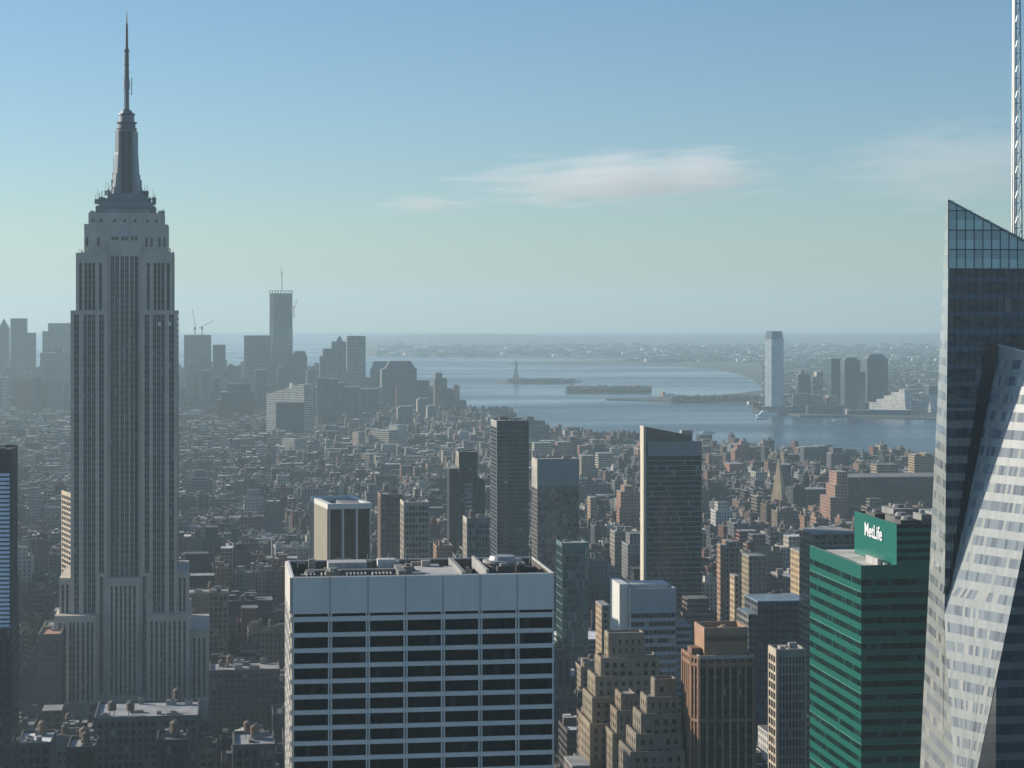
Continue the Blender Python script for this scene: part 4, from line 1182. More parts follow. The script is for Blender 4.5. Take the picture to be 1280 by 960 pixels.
# ---- smaller towers and blocks in the middle distance
def block(px0, px1, ytop, Y, depth, style, col, label, lcol=None, top=None, rot=None, cat='building', name='office_block', rcol=(.3, .3, .29), fl=3.7, bay=3.2, parts=()):
    """plain tower far off: walls, roof, and the upper parts given as (px0, px1, row, kind)"""
    root, W, H = frame(px0, px1, ytop, Y, depth, rot, label, cat, name)
    st = STY[style]
    mb = MB(); mb.box(0, W, 0, depth, 0, H, 0, col, tops=False, bay=bay, fl=fl)
    mb.build('wall', [CITY[st]], root)
    mb = MB(); mb.box(-.03, W + .03, -.03, depth + .03, H - .6, H + .25, 0, rcol); mb.build('roof', [M_ROOF], root)
    K = Y / F
    for p in parts:
        a, b, yt, what = p[:4]
        x0, x1 = (a - px0) * K, (b - px0) * K
        z1 = wz(yt, Y) - 2
        m = MB()
        c2 = p[4] if len(p) > 4 else col
        if what == 'box': m.box(x0, x1, 1, depth - 1, H + .2, z1, 0, c2, fl=fl, bay=bay); m.build('upper_block', [CITY[st]], root)
        elif what == 'side': m.box(x0, x1, 1.5, depth - 1.5, 0, z1, 0, c2, top=5, tcol=rcol, fl=fl, bay=bay); m.build('wing_or_lit_edge', [CITY[st]] + CITY[1:], root)
        elif what == 'pyramid': m.prism([(x0, 0), (x1, 0), (x1, depth), (x0, depth)], H + .2, z1, 0, c2, poly1=[((x0 + x1) / 2 - .1, depth / 2 - .1), ((x0 + x1) / 2 + .1, depth / 2 - .1), ((x0 + x1) / 2 + .1, depth / 2 + .1), ((x0 + x1) / 2 - .1, depth / 2 + .1)]); m.build('pyramid_roof', [M_METAL], root)
        elif what == 'chamfer':
            q = (x1 - x0) * .16; m.prism([(x0, 0), (x1, 0), (x1, depth), (x0, depth)], H + .2, z1, 0, c2, poly1=[(x0 + q, q), (x1 - q, q), (x1 - q, depth - q), (x0 + q, depth - q)]); m.build('sloped_crown', [M_METAL], root)
        elif what == 'dome':
            xm = (x0 + x1) / 2; rr = (x1 - x0) / 2
            for k in range(5): m.cyl(xm, depth / 2, rr * math.cos(k * R(16)), rr * math.cos((k + 1) * R(16)), H + (z1 - H) * math.sin(k * R(16)), H + (z1 - H) * math.sin((k + 1) * R(16)), 16, 0, c2)
            m.build('dome', [M_METAL], root)
        elif what == 'tank': water_tank(root, (x0 + x1) / 2, depth / 2, H, 3, 5, 3)
    return root, W, H

HZ = 'skyscrapers of the far downtown skyline'
G1 = (.13, .14, .15); G2 = (.2, .2, .2); G3 = (.3, .3, .29)
# far downtown
block(-6, 11, 412, 6400, 40, 'strip', G1, 'far grey tower with pointed roof at the photo edge', parts=[(-3, 11, 398, 'pyramid')], cat='skyscraper', name='far_tower')
block(13, 33, 398, 6300, 45, 'strip', G1, 'tall flat topped hazy tower beside the pointed one at the edge', cat='skyscraper', name='far_tower', parts=[(33, 43, 416, 'side')])
block(60, 90, 404, 6500, 50, 'strip', G2, 'broad pale hazy tower whose edge meets the tall stone skyscraper', cat='skyscraper', name='far_tower', parts=[(53, 61, 414, 'side')])
block(50, 90, 441, 5900, 50, 'glaze', (.06, .07, .08), 'dark hazy glass block in front of the broad pale tower', cat='skyscraper', name='far_tower', parts=[(68, 78, 437, 'box')])
block(230, 264, 419, 6000, 50, 'glaze', (.10, .11, .12), 'unfinished dark tower with two cranes on top', cat='skyscraper', name='far_tower', rcol=(.12, .12, .12))
block(266, 282, 431, 6100, 40, 'strip', G1, 'narrow grey tower right beside the unfinished crane tower', cat='skyscraper', name='far_tower')
block(305, 339, 419.5, 5700, 50, 'ribbon', (.3, .3, .3), 'tower with fine pale horizontal bands left of the tallest unfinished tower', cat='skyscraper', name='far_tower')
block(366, 384, 446, 5900, 45, 'strip', G1, 'round shouldered grey tower just right of the tallest unfinished tower', cat='skyscraper', name='far_tower', parts=[(366, 384, 439, 'chamfer')])
block(404, 434, 436, 5800, 45, 'strip', (.17, .17, .17), 'stepped tower with low pyramid roof among the far skyline', cat='skyscraper', name='far_tower', parts=[(415, 433, 427, 'box'), (416, 434, 419, 'pyramid', (.12, .17, .16)), (400, 405, 445, 'side')])
block(434, 457, 420, 5600, 45, 'ribbon', (.34, .34, .33), 'flat topped tower with pale horizontal bands beside the pyramid roofed one', cat='skyscraper', name='far_tower')
block(464, 490, 463, 5800, 50, 'strip', G1, 'grey tower with sloping shoulders left of the massive dark block', cat='skyscraper', name='far_tower', parts=[(464, 490, 452, 'chamfer')])
block(479, 521, 461, 5400, 55, 'strip', (.1, .1, .11), 'massive dark block with cut top corners near the water', cat='skyscraper', name='far_tower', parts=[(482, 520, 451.5, 'chamfer'), (477, 487, 462, 'side', (.4, .38, .35)), (521, 537, 476, 'side')])
block(543.5, 559, 473, 5300, 35, 'punch', (.15, .12, .11), 'slim dark tower standing last before the open water', cat='skyscraper', name='far_tower', parts=[(545, 553, 466, 'box'), (558, 569, 489, 'side'), (559, 566, 486, 'side')])
block(408, 423, 474, 4700, 28, 'glaze', (.14, .19, .2), 'pale blue glass tower below the pyramid roofed tower', cat='skyscraper', name='far_tower', parts=[(396, 409, 472, 'side', (.35, .3, .26))])
block(431, 449, 484, 5000, 30, 'punch', (.14, .11, .1), 'dark brick apartment slab right of the pale blue glass tower', parts=[(429, 433, 484, 'side', (.5, .42, .34))])
block(451, 474, 486, 5000, 30, 'punch', (.13, .11, .11), 'second dark brick slab right of the pale blue glass tower', parts=[(449, 453, 487, 'side', (.45, .4, .34))])
block(276, 317, 490, 4900, 40, 'punch', (.09, .065, .06), 'dark stepped brick block below the horizontally banded tower', parts=[(284, 312, 480, 'box'), (272, 278, 500, 'side')])
block(345, 380, 503, 4300, 30, 'punch', (.13, .12, .12), 'dark brick block under the white slanting building')
# white building with sawtooth top
def sawtooth():
    root, W, H = frame(333, 380, 500, 4500, 40, R(-40), 'white banded building with stair stepped roofline in front of the tallest unfinished tower', 'building', 'stepped_building')
    K = 4500 / F
    for i in range(6):
        a = i * W / 6; z = wz(492 - i * 2.6, 4500) - 2
        mb = MB(); mb.box(a, a + W / 6 - .02, i * .05, 30, 0, z, 2, (.62, .6, .54), top=5, tcol=(.6, .6, .58)); mb.build('stepped_bay', CITY, root)
    mb = MB(); mb.box(W * .52, W * .58, 10, 18, H, wz(478, 4500) - 2, 6, (.6, .58, .52)); mb.build('stair_tower', CITY, root)
sawtooth()
# tallest unfinished tower
def unfinished_tower():
    Y = 5900.0; K = Y / F
    root, W, H = frame(337, 366, 412, Y, 58, TH, 'tallest unfinished tower of the far skyline, glass below and bare steel above', 'skyscraper', 'unfinished_tower')
    zb = wz(409, Y) - 2; zt = wz(363, Y) - 2; cx = W / 2
    mb = MB()
    sq = lambda h: [(cx - h, 29 - h), (cx + h, 29 - h), (cx + h, 29 + h), (cx - h, 29 + h)]
    h0 = W / 2
    mb.prism(sq(h0), 0, 60, 4, (.2, .25, .28), fl=4)
    ch = h0 * .35
    oct_ = [(cx - h0 + ch, 29 - h0), (cx + h0 - ch, 29 - h0), (cx + h0, 29 - h0 + ch), (cx + h0, 29 + h0 - ch), (cx + h0 - ch, 29 + h0), (cx - h0 + ch, 29 + h0), (cx - h0, 29 + h0 - ch), (cx - h0, 29 - h0 + ch)]
    oct0 = [(cx - h0 + .1, 29 - h0), (cx + h0 - .1, 29 - h0), (cx + h0, 29 - h0 + .1), (cx + h0, 29 + h0 - .1), (cx + h0 - .1, 29 + h0), (cx - h0 + .1, 29 + h0), (cx - h0, 29 + h0 - .1), (cx - h0, 29 - h0 + .1)]
    mb.prism(oct0, 60, zb, 4, (.22, .27, .3), fl=4, poly1=oct_)
    mb.build('glass_shaft', CITY, root)
    st = MB()
    h1 = h0 * .98
    st.prism([(x * .98 + cx * .02, y * .98 + 29 * .02) for x, y in oct_], zb + .1, zt - 8, 2, (.09, .07, .065), fl=4.2)
    st.build('steel_storeys', CITY, root)
    tp = MB()
    for i in range(9):
        u = cx - h1 + 2 * h1 * i / 8
        tp.bar((u, 29 - h1, zt - 8), (u, 29 - h1, zt), .9, 0, (.1, .08, .07)); tp.bar((u, 29 + h1 * .9, zt - 8), (u, 29 + h1 * .9, zt), .9, 0, (.1, .08, .07))
    tp.box(cx - h1, cx + h1, 29 - h1, 29 + h1, zt - .8, zt, 0, (.12, .1, .09))
    tp.build('steel_frame', [M_METAL], root)
    cr = thing('tower_crane', 'thin mast crane on top of the tallest unfinished tower', 'crane', (wx(351, Y), Y + 30, wz(363, Y)), TH)
    m = MB(); m.bar((0, 0, -1), (0, 0, wz(340, Y) - wz(363, Y)), 1.3, 0, (.12, .12, .12)); m.build('mast', [M_METAL], cr)
    m = MB(); m.bar((0, 0, 30), (-3, 0, wz(333, Y) - wz(363, Y)), .8, 0, (.12, .12, .12)); m.build('jib', [M_METAL], cr)
    c2 = thing('tower_crane', 'crane leaning off the right shoulder of the tallest unfinished tower', 'crane', (wx(366.5, Y), Y + 20, wz(392, Y)), TH)
    m = MB(); m.bar((0, 0, -14), (0, 0, 22), 1.4, 0, (.12, .12, .12)); m.build('mast', [M_METAL], c2)
    m = MB(); m.bar((0, 0, 12), (9, 0, 40), .9, 0, (.12, .12, .12)); m.build('jib', [M_METAL], c2)
unfinished_tower()
for (px, bx, by, lab) in ((242, 238.8, 387, 'crane with a steep jib on the unfinished dark tower'), (251, 266, 401, 'crane with a low slanting jib on the unfinished dark tower')):
    Y = 6000; cr = thing('tower_crane', lab, 'crane', (wx(px, Y), Y + 25, wz(419, Y)), TH)
    K = Y / F
    m = MB(); m.bar((0, 0, -2), (0, 0, 9 * K), 1.5, 0, (.12, .12, .12)); m.box(-3, 3, -3, 3, 7 * K, 10 * K, 0, (.14, .14, .14)); m.build('mast', [M_METAL], cr)
    m = MB(); m.bar((-(bx - px) * K * .25, 0, 9 * K), ((bx - px) * K, 0, (419 - by) * K), .9, 0, (.12, .12, .12)); m.build('jib', [M_METAL], cr)

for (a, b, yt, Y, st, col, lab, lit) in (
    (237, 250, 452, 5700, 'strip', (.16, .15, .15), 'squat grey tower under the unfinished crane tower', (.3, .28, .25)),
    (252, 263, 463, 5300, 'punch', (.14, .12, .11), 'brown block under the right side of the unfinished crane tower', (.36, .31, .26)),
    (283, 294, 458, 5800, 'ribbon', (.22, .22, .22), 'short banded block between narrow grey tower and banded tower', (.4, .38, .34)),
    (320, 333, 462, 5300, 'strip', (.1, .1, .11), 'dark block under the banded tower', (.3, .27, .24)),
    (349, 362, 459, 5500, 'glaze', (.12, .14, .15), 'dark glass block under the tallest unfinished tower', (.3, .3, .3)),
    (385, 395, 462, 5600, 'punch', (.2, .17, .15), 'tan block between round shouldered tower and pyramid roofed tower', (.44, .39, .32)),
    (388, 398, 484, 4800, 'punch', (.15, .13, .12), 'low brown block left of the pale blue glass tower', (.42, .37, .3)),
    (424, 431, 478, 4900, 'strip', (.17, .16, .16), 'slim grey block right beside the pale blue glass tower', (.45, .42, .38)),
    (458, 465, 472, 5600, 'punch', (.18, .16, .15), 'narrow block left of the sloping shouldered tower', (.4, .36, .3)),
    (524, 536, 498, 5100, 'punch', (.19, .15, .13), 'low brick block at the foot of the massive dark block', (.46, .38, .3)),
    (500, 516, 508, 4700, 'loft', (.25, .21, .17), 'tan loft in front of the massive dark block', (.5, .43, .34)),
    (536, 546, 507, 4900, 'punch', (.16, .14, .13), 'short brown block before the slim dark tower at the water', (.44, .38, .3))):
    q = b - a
    block(a, b, yt, Y, 34, st, col, lab, cat='building', name='far_block', parts=[(a - q * .18, a + q * .12, yt + 1.5, 'side', lit)] + ([(a + q * .3, b - q * .3, yt - 3, 'box')] if int(a) % 2 else []))  # pale strip at the left: a sunlit edge built as coloured side piece
# the village and the west side
block(462, 486, 537, 3900, 24, 'loft', (.5, .45, .36), 'cream loft with sunlit front below the dark brick slabs', rot=R(-42))
block(451, 462, 567, 3500, 20, 'loft', (.44, .34, .25), 'sunlit tan block left of the cream loft', rot=R(-42))
block(486, 497, 531, 4000, 22, 'punch', (.55, .52, .44), 'sunlit white block right of the cream loft', rot=R(-42))
block(440, 448, 540, 3900, 18, 'punch', (.52, .4, .33), 'small pinkish sunlit block left of the cream loft', rot=R(-42))
block(352, 368, 548, 3800, 18, 'punch', (.42, .38, .32), 'lone pale building catching the sun below the stepped white building', rot=R(-42))
BRK = (.24, .13, .1); BR2 = (.3, .2, .15); CRM = (.5, .45, .36)
block(651, 686, 532, 4000, 40, 'punch', (.08, .1, .1), 'dark stepped block on the shore behind the slim black tower', parts=[(655, 682, 526, 'box'), (659, 668, 521, 'box')])
block(668, 690, 554, 3600, 30, 'loft', (.5, .46, .36), 'cream building with a grid of windows right of the slim black tower', rcol=(.3, .4, .34))
block(697, 716, 553, 3600, 30, 'loft', (.4, .22, .19), 'pink brick building next to the cream gridded one', parts=[(713, 722, 546, 'side', (.12, .07, .07))])
block(748, 767, 567, 3400, 30, 'ribbon', CRM, 'low cream building with flat roof left of the bronze tower')
block(727, 743, 570, 3200, 24, 'punch', (.3, .24, .18), 'tan block left of the low cream building')
block(776, 799, 615, 2400, 26, 'punch', (.36, .2, .14), 'orange brick apartment block left of the bronze glass tower', parts=[(781, 792, 608, 'box')])
block(738, 746, 622, 2400, 20, 'punch', (.4, .28, .18), 'thin ochre slab block standing between the mottled tower and the bronze tower')
block(919, 938, 562, 3500, 28, 'punch', (.3, .15, .11), 'dark red brick stepped apartment tower near the pier', parts=[(922, 935, 556, 'box'), (926, 931, 549, 'pyramid')], name='apartment_tower')
block(940, 946, 560, 3500, 16, 'punch', (.22, .14, .11), 'slim brick tower right behind the dark red stepped tower', name='apartment_tower')
block(912, 930, 580, 3300, 30, 'punch', (.36, .17, .13), 'low red brick block in front of the dark red stepped tower', parts=[(926, 936, 585, 'side')])
block(1005, 1021, 559, 3450, 26, 'glaze', (.25, .3, .3), 'small pale glass tower near the water, first of three')
block(1022, 1035, 558, 3450, 26, 'glaze', (.2, .26, .26), 'small glass tower with a tan side, second of three near the water', parts=[(1019, 1023, 559, 'side', (.45, .38, .28))])
block(1039, 1058, 567, 3350, 26, 'punch', (.13, .12, .12), 'dark brick tower right of the small glass towers', parts=[(1042, 1054, 560, 'box')])
block(976, 989, 581, 2900, 22, 'strip', (.16, .15, .15), 'grey slab right beside the thin pointed stone tower', lcol=G3)
block(1000, 1036, 612, 2700, 30, 'loft', (.13, .12, .13), 'dark brick block with pale left edge left of the long dark warehouse', parts=[(996, 1002, 612, 'side', (.42, .2, .15))])
block(1060, 1200, 597, 2600, 60, 'loft', (.085, .075, .08), 'very long dark brick warehouse with rows of windows', rcol=(.2, .19, .19), name='warehouse')
def stepped_end():  # the warehouse's sunlit left face, its light put into the orange
    root, W, H = frame(1040, 1061, 620, 2500, 50, TH, 'stepped left face of the long dark warehouse in a sunlit orange colour', 'building', 'brick_building')
    K = 2500 / F
    for (a, b, yt, d0, k) in ((1038, 1061, 622, 0, .34), (1046, 1062, 607, 6, .36), (1050, 1064, 591, 12, .36)):
        mb = MB(); mb.box((a - 1040) * K, (b - 1040) * K, d0, 44, 0, wz(yt, 2500) - 2, 0, (k, k * .6, k * .45), top=5, tcol=(.3, .28, .26)); mb.build('tier', CITY, root)
stepped_end()
block(1096, 1122, 581, 2950, 26, 'loft', (.4, .28, .18), 'tan brick building standing on the far side above the long warehouse', rcol=(.2, .2, .2))
block(1143, 1167, 571, 3050, 28, 'loft', (.45, .33, .2), 'ochre building with twin blocks beside the faceted glass tower', parts=[(1144, 1152, 568, 'box'), (1157, 1166, 567, 'box')])
block(1012, 1036, 560, 3000, 10, 'punch', G2, 'thin grey building peeping between the small glass towers') if False else None
# thin pointed tower
def pointed_tower():
    root, W, H = frame(962, 978, 600, 2700, 17, R(-38), 'thin pointed stone tower catching the sun among low roofs', 'tower', 'pointed_tower')
    mb = MB(); hw = W / 2
    zt = wz(574, 2700) - 2
    mb.prism([(0, 0), (W, 0), (W, 14), (0, 14)], 0, wz(632, 2700) - 2, 6, (.5, .38, .23))
    mb.prism([(0, 0), (W, 0), (W, 14), (0, 14)], wz(632, 2700) - 2, zt, 6, (.52, .4, .25), poly1=[(hw - .8, 6.2), (hw + .8, 6.2), (hw + .8, 7.8), (hw - .8, 7.8)])
    mb.build('shaft', CITY, root)
    mb = MB(); mb.cyl(hw, 7, .6, 0, zt, zt + 3, 6, 0, (.4, .35, .3)); mb.build('finial', [M_METAL], root)
pointed_tower()
block(906, 925, 684, 1500, 24, 'punch', (.36, .24, .17), 'orange tan apartment block with sunlit side right of the bronze tower', parts=[(912, 922, 678, 'box')])
block(936, 958, 695, 1450, 24, 'punch', (.3, .25, .17), 'olive tan building right of the orange tan block', parts=[(940, 946, 687, 'tank')])
block(918, 924, 720, 1350, 12, 'punch', (.5, .38, .24), 'slender ochre chimney like tower in front of the orange tan block')
block(1000, 1012, 690, 1300, 22, 'punch', (.45, .33, .2), 'ochre brick building peeping out behind the green block')
block(1018, 1070, 667, 1150, 30, 'loft', (.2, .18, .15), 'brown block with flat roof behind the green glass block', rcol=(.3, .3, .28))
block(947, 1012, 752, 1200, 30, 'loft', (.11, .12, .13), 'broad dark stone block with green copper edge behind the cream tower', rcol=(.16, .24, .3), parts=[(936, 950, 768, 'side', (.22, .21, .2))])
block(702, 770, 800, 1500, 40, 'ribbon', (.4, .42, .42), 'low wide white roofed shed below the small green glass tower', rcol=(.75, .76, .76), name='low_building')
block(752, 762, 757, 1250, 20, 'punch', (.42, .31, .2), 'thin sunlit tan slab left of the blue grey banded office')
block(715, 738, 958, 880, 20, 'punch', (.22, .19, .16), 'low brick block with two box vents at the bottom beside the white slab')

# ---- across the river
M_SILVER = windows('silver_glass_wall', .86, .7, .1, (.34, .4, .44), .3, .9)
M_SILVER.node_tree.nodes['Principled BSDF'].inputs['Metallic'].default_value = .7
def glass_obelisk():
    Y = 5400.0; K = Y / F
    root, W, H = frame(956, 978, 424, Y, 46, R(-12), 'tall pale glass tower standing alone on the far riverbank', 'skyscraper', 'glass_tower')
    mb = MB(); q = W * .2
    poly = [(q * 1.9, 0), (W - q * .2, 0), (W + 1, 6), (W + 1, 40), (W - q, 46), (q, 46), (-1, 38), (-1, 12)]
    mb.prism(poly, 0, H, 0, (.75, .8, .82), fl=4); mb.build('glass_shaft', [M_SILVER], root)
    mb = MB(); mb.prism(poly, H + .1, wz(414, Y) - 2, 0, (.18, .2, .22), poly1=[(cx * .84 + W * .08, y * .84 + 3.7) for cx, y in poly]); mb.build('sloped_crown', [M_FRIT], root)
    mb = MB(); mb.box(-9, W + 26, -6, 40, 0, wz(508, Y) - 2, 0, (.3, .3, .3)); mb.build('podium', [M_LOFT], root)
glass_obelisk()
JC = 'towers on the far riverbank'
block(998, 1013, 468, 5600, 35, 'glaze', (.08, .12, .13), 'short dark green tower with domed top on the far bank', parts=[(1001, 1009, 463, 'dome')], name='far_tower')
block(1021, 1029, 465, 5600, 30, 'punch', (.5, .45, .36), 'slim cream tower on the far bank beside the domed one', name='far_tower')
block(1039, 1054, 448, 5700, 40, 'glaze', (.06, .09, .1), 'dark flat topped glass tower on the far bank', name='far_tower')
block(1056, 1075, 450, 5500, 40, 'glaze', (.16, .2, .21), 'glass tower with stepped cream cap on the far bank', parts=[(1058, 1072, 447, 'box'), (1075, 1083, 465, 'side')], name='far_tower')
block(1084, 1110, 448, 5800, 45, 'strip', (.13, .14, .15), 'widest grey tower with cut corners on the far bank', parts=[(1085, 1109, 443, 'chamfer')], name='far_tower')
block(994, 1010, 492, 5400, 30, 'loft', (.4, .36, .3), 'squat tan office on the waterfront below the domed tower', name='far_office')
block(1014, 1028, 494, 5400, 30, 'loft', (.42, .38, .32), 'squat tan office on the waterfront below the slim cream tower', name='far_office')
block(1036, 1047, 495, 5400, 30, 'loft', (.5, .36, .26), 'small orange tan office on the far waterfront', name='far_office')
block(1009, 1056, 507, 5350, 40, 'loft', (.22, .22, .22), 'long grey low building along the far waterfront', name='far_office')
block(1060, 1139, 513, 5300, 45, 'loft', (.16, .17, .18), 'long pier building with pale roof on the far river', rcol=(.6, .6, .58), name='pier_building', parts=[(1059, 1066, 511.5, 'side', (.45, .43, .4))])
def wedding_cake(px0, n, dx, Y, label, y_top, y_bot, xs):
    root, W, H = frame(px0, px0 + xs, y_top, Y, 30, R(-48), label, 'building', 'stepped_building')
    for i in range(n):
        t = i / (n - 1)
        x0, x1 = dx * t * W / xs, (xs - (xs - dx - 4) * t * .4) * W / xs
        mb = MB(); mb.box(x0, x1, 1 + i, 30, 0, wz(y_bot + (y_top - y_bot) * t, Y) - 2, 0, (.78, .75, .66), top=5, tcol=(.7, .7, .68)); mb.build('tier', CITY, root)
wedding_cake(1086, 5, 36, 5450, 'white stepped apartment block climbing to a point behind the pier building', 485, 503, 45)
wedding_cake(1139, 5, 16, 5450, 'smaller white stepped apartment block at the end of the pier building', 493, 508, 24)
block(1161, 1174, 482, 5500, 30, 'glaze', (.2, .25, .28), 'pale blue glass block on the far bank right by the faceted tower edge', name='far_tower')

# red terminal on the peninsula, white piers, island buildings
block(826, 839, 497, 6450, 40, 'punch', (.35, .2, .16), 'red brick terminal with clock turret on the park peninsula', parts=[(829, 832, 490, 'box'), (829, 832, 488, 'pyramid')], name='terminal')
block(905, 911, 527, 5050, 20, 'punch', (.5, .5, .48), 'pale vent building at river pier') if False else None
block(770, 772.5, 487, 7000, 12, 'punch', (.6, .58, .52), 'white chimney stub on the nearer island', name='chimney')
block(936, 941, 502, 5900, 20, 'punch', (.75, .74, .7), 'small white tower at the tip of the far riverbank', name='small_tower')

# statue on its island
def statue():
    Y = ground_Y(477); K = Y / F
    root = thing('statue', 'green robed statue with raised arm on a stone pedestal, alone on the far island', 'statue', (wx(645, Y), Y, 3.5))
    mb = MB(); mb.box(-22, 22, -22, 22, 0, 9, 0, (.3, .29, .26)); mb.box(-11, 11, -11, 11, 9, 20, 0, (.34, .32, .28))
    mb.prism([(-9, -9), (9, -9), (9, 9), (-9, 9)], 20, 40, 0, (.36, .34, .3), poly1=[(-6, -6), (6, -6), (6, 6), (-6, 6)]); mb.build('pedestal', [M_WALL], root)
    mb = MB(); GR = (.16, .26, .22)
    prof = [(5.2, 40), (5.0, 48), (4.2, 56), (3.8, 62), (4.4, 66), (3.4, 69), (1.4, 70), (1.5, 71), (2.0, 73), (1.7, 75.5), (.5, 76.5)]
    for (a, za), (b, zb) in zip(prof, prof[1:]): mb.cyl(0, 0, a, b, za, zb, 14, 0, GR, cap=False)
    mb.bar((-2.6, 0, 66), (-4.6, 0, 73), 1.2, 0, GR, 6); mb.bar((-4.6, 0, 73), (-5.0, 0, 81), .9, 0, GR, 6)
    mb.box(2.0, 5.0, -3, -1.6, 58, 66, 0, GR)
    for k in range(7): mb.bar((0, 0, 75), (2.9 * math.sin(R(-75 + k * 25)), 0, 75 + 2.9 * math.cos(R(-75 + k * 25))), .25, 0, GR)
    mb.build('figure', [M_WALL], root)
    mb = MB(); mb.cyl(-5.1, 0, 1.3, 1.7, 81, 83, 8, 0, (.6, .5, .25)); mb.cyl(-5.1, 0, 1.3, 0, 83, 86.5, 8, 0, (.8, .62, .25)); mb.build('torch', [M_METAL], root)
statue()

# ferries and boats
def ferry(px, py, L, label, rot, decks=2, group=None):
    x, y = gpt(px, py)
    root = thing('ferry' if L > 30 else 'boat', label, 'boat', (x, y, 0), rot)
    B = L * .22
    hp = [(-L / 2, -B / 2), (L * .3, -B / 2), (L / 2, 0), (L * .3, B / 2), (-L / 2, B / 2)]
    m = MB(); m.prism(hp, -.5, L * .07, 0, (.75, .75, .73)); m.build('hull', [M_CLAD], root)
    for d in range(decks):
        m = MB(); s_ = .36 - d * .08; m.box(-L * s_, L * (s_ - .12), -B * .4, B * .4, L * (.07 + .075 * d), L * (.07 + .075 * (d + 1)), 0, (.8, .8, .78), fl=2.5, bay=2); m.build('cabin', [M_CLAD], root)
    m = MB(); m.cyl(-L * .05, 0, L * .02, L * .018, L * (.07 + .075 * decks), L * (.12 + .075 * decks), 8, 0, (.3, .3, .3)); m.build('funnel', [M_METAL], root)
ferry(957, 520, 46, 'large white ferry docked below the tall pale glass tower', R(8), 3)
ferry(952, 524, 30, 'white boat in front of the docked ferry', R(4), 1)
ferry(967, 518.5, 34, 'white boat just right of the docked ferry', R(-6), 1)
ferry(884, 541, 34, 'white ferry crossing the river right of the bronze tower', R(170), 2)
ferry(292, 443, 60, 'lone white ship on the bay beside the narrow grey tower', R(2), 1)
ferry(838, 494, 40, 'white ferry at the peninsula below the red terminal', R(2), 1)
ferry(1158, 527, 22, 'small white boat near the stepped white apartment block', R(2), 1)
ferry(1048, 526, 30, 'small grey boat beside the pier building tip', R(2), 1)

# long white pier sheds
for i, (a, b, yb, lab) in enumerate(((880, 912, 562, 'white pier shed on the near shore right of the bronze tower'), (945, 1000, 570, 'second white pier shed between red stepped tower and small glass towers'))):
    Y = ground_Y(yb); K = Y / F
    root = thing('pier_shed', lab, 'pier', (wx(a, Y), Y, 2.0), TH)
    W = (b - a) * K
    m = MB(); m.box(-2, W + 2, -2, 24, -3, .5, 0, (.3, .3, .29)); m.build('deck', [M_WALL], root)
    n = int(W / 7)
    m = MB()
    for k in range(n):
        m.prism([(k * 7, 0), (k * 7 + 6.6, 0), (k * 7 + 6.6, 18), (k * 7, 18)], .5, 6, 0, (.7, .7, .68)); m.prism([(k * 7, 0), (k * 7 + 6.6, 0), (k * 7 + 6.6, 18), (k * 7, 18)], 6, 8.2, 0, (.75, .75, .73), poly1=[(k * 7 + 3.2, 0), (k * 7 + 3.4, 0), (k * 7 + 3.4, 18), (k * 7 + 3.2, 18)])
    m.build('shed', [M_CLAD], root)

# ================================================================== THE REST OF THE CITY
def poly_hit(ax0, ax1, ay0, ay1, P):
    """does the lot (local grid rectangle, as its corners) overlap footprint P (bounding test on centre and corners)"""
    return False
FP = [(min(p[0] for p in f), max(p[0] for p in f), min(p[1] for p in f), max(p[1] for p in f), f) for f in FOOT]
def blocked(cx, cy, r, corners):
    for x0, x1, y0, y1, f in FP:
        if cx < x0 - r or cx > x1 + r or cy < y0 - r or cy > y1 + r: continue
        if inside(cx, cy, f): return True
        for q in corners:
            if inside(*q, f): return True
        for q in f:
            if inside(*q, corners): return True
    return False
PAL = [('tan', (.33, .27, .2)), ('tan', (.28, .24, .18)), ('brown', (.19, .13, .1)), ('brown', (.16, .12, .1)), ('grey', (.24, .24, .24)), ('grey', (.18, .185, .19)), ('white', (.52, .5, .46)), ('cream', (.44, .4, .32)), ('red brick', (.27, .13, .095)), ('orange brick', (.34, .2, .14)), ('dark', (.08, .08, .085)), ('dark', (.1, .09, .09))]
r3 = random.Random(41)
LOTS = []
def g2w(u, v): return (u * CT - v * ST, u * ST + v * CT)     # grid coordinates to world
AVW = 12.0
AV, STR = 275.0, 80.0        # the deck stands over the middle of a block, so no avenue opens straight ahead
pads = MB()
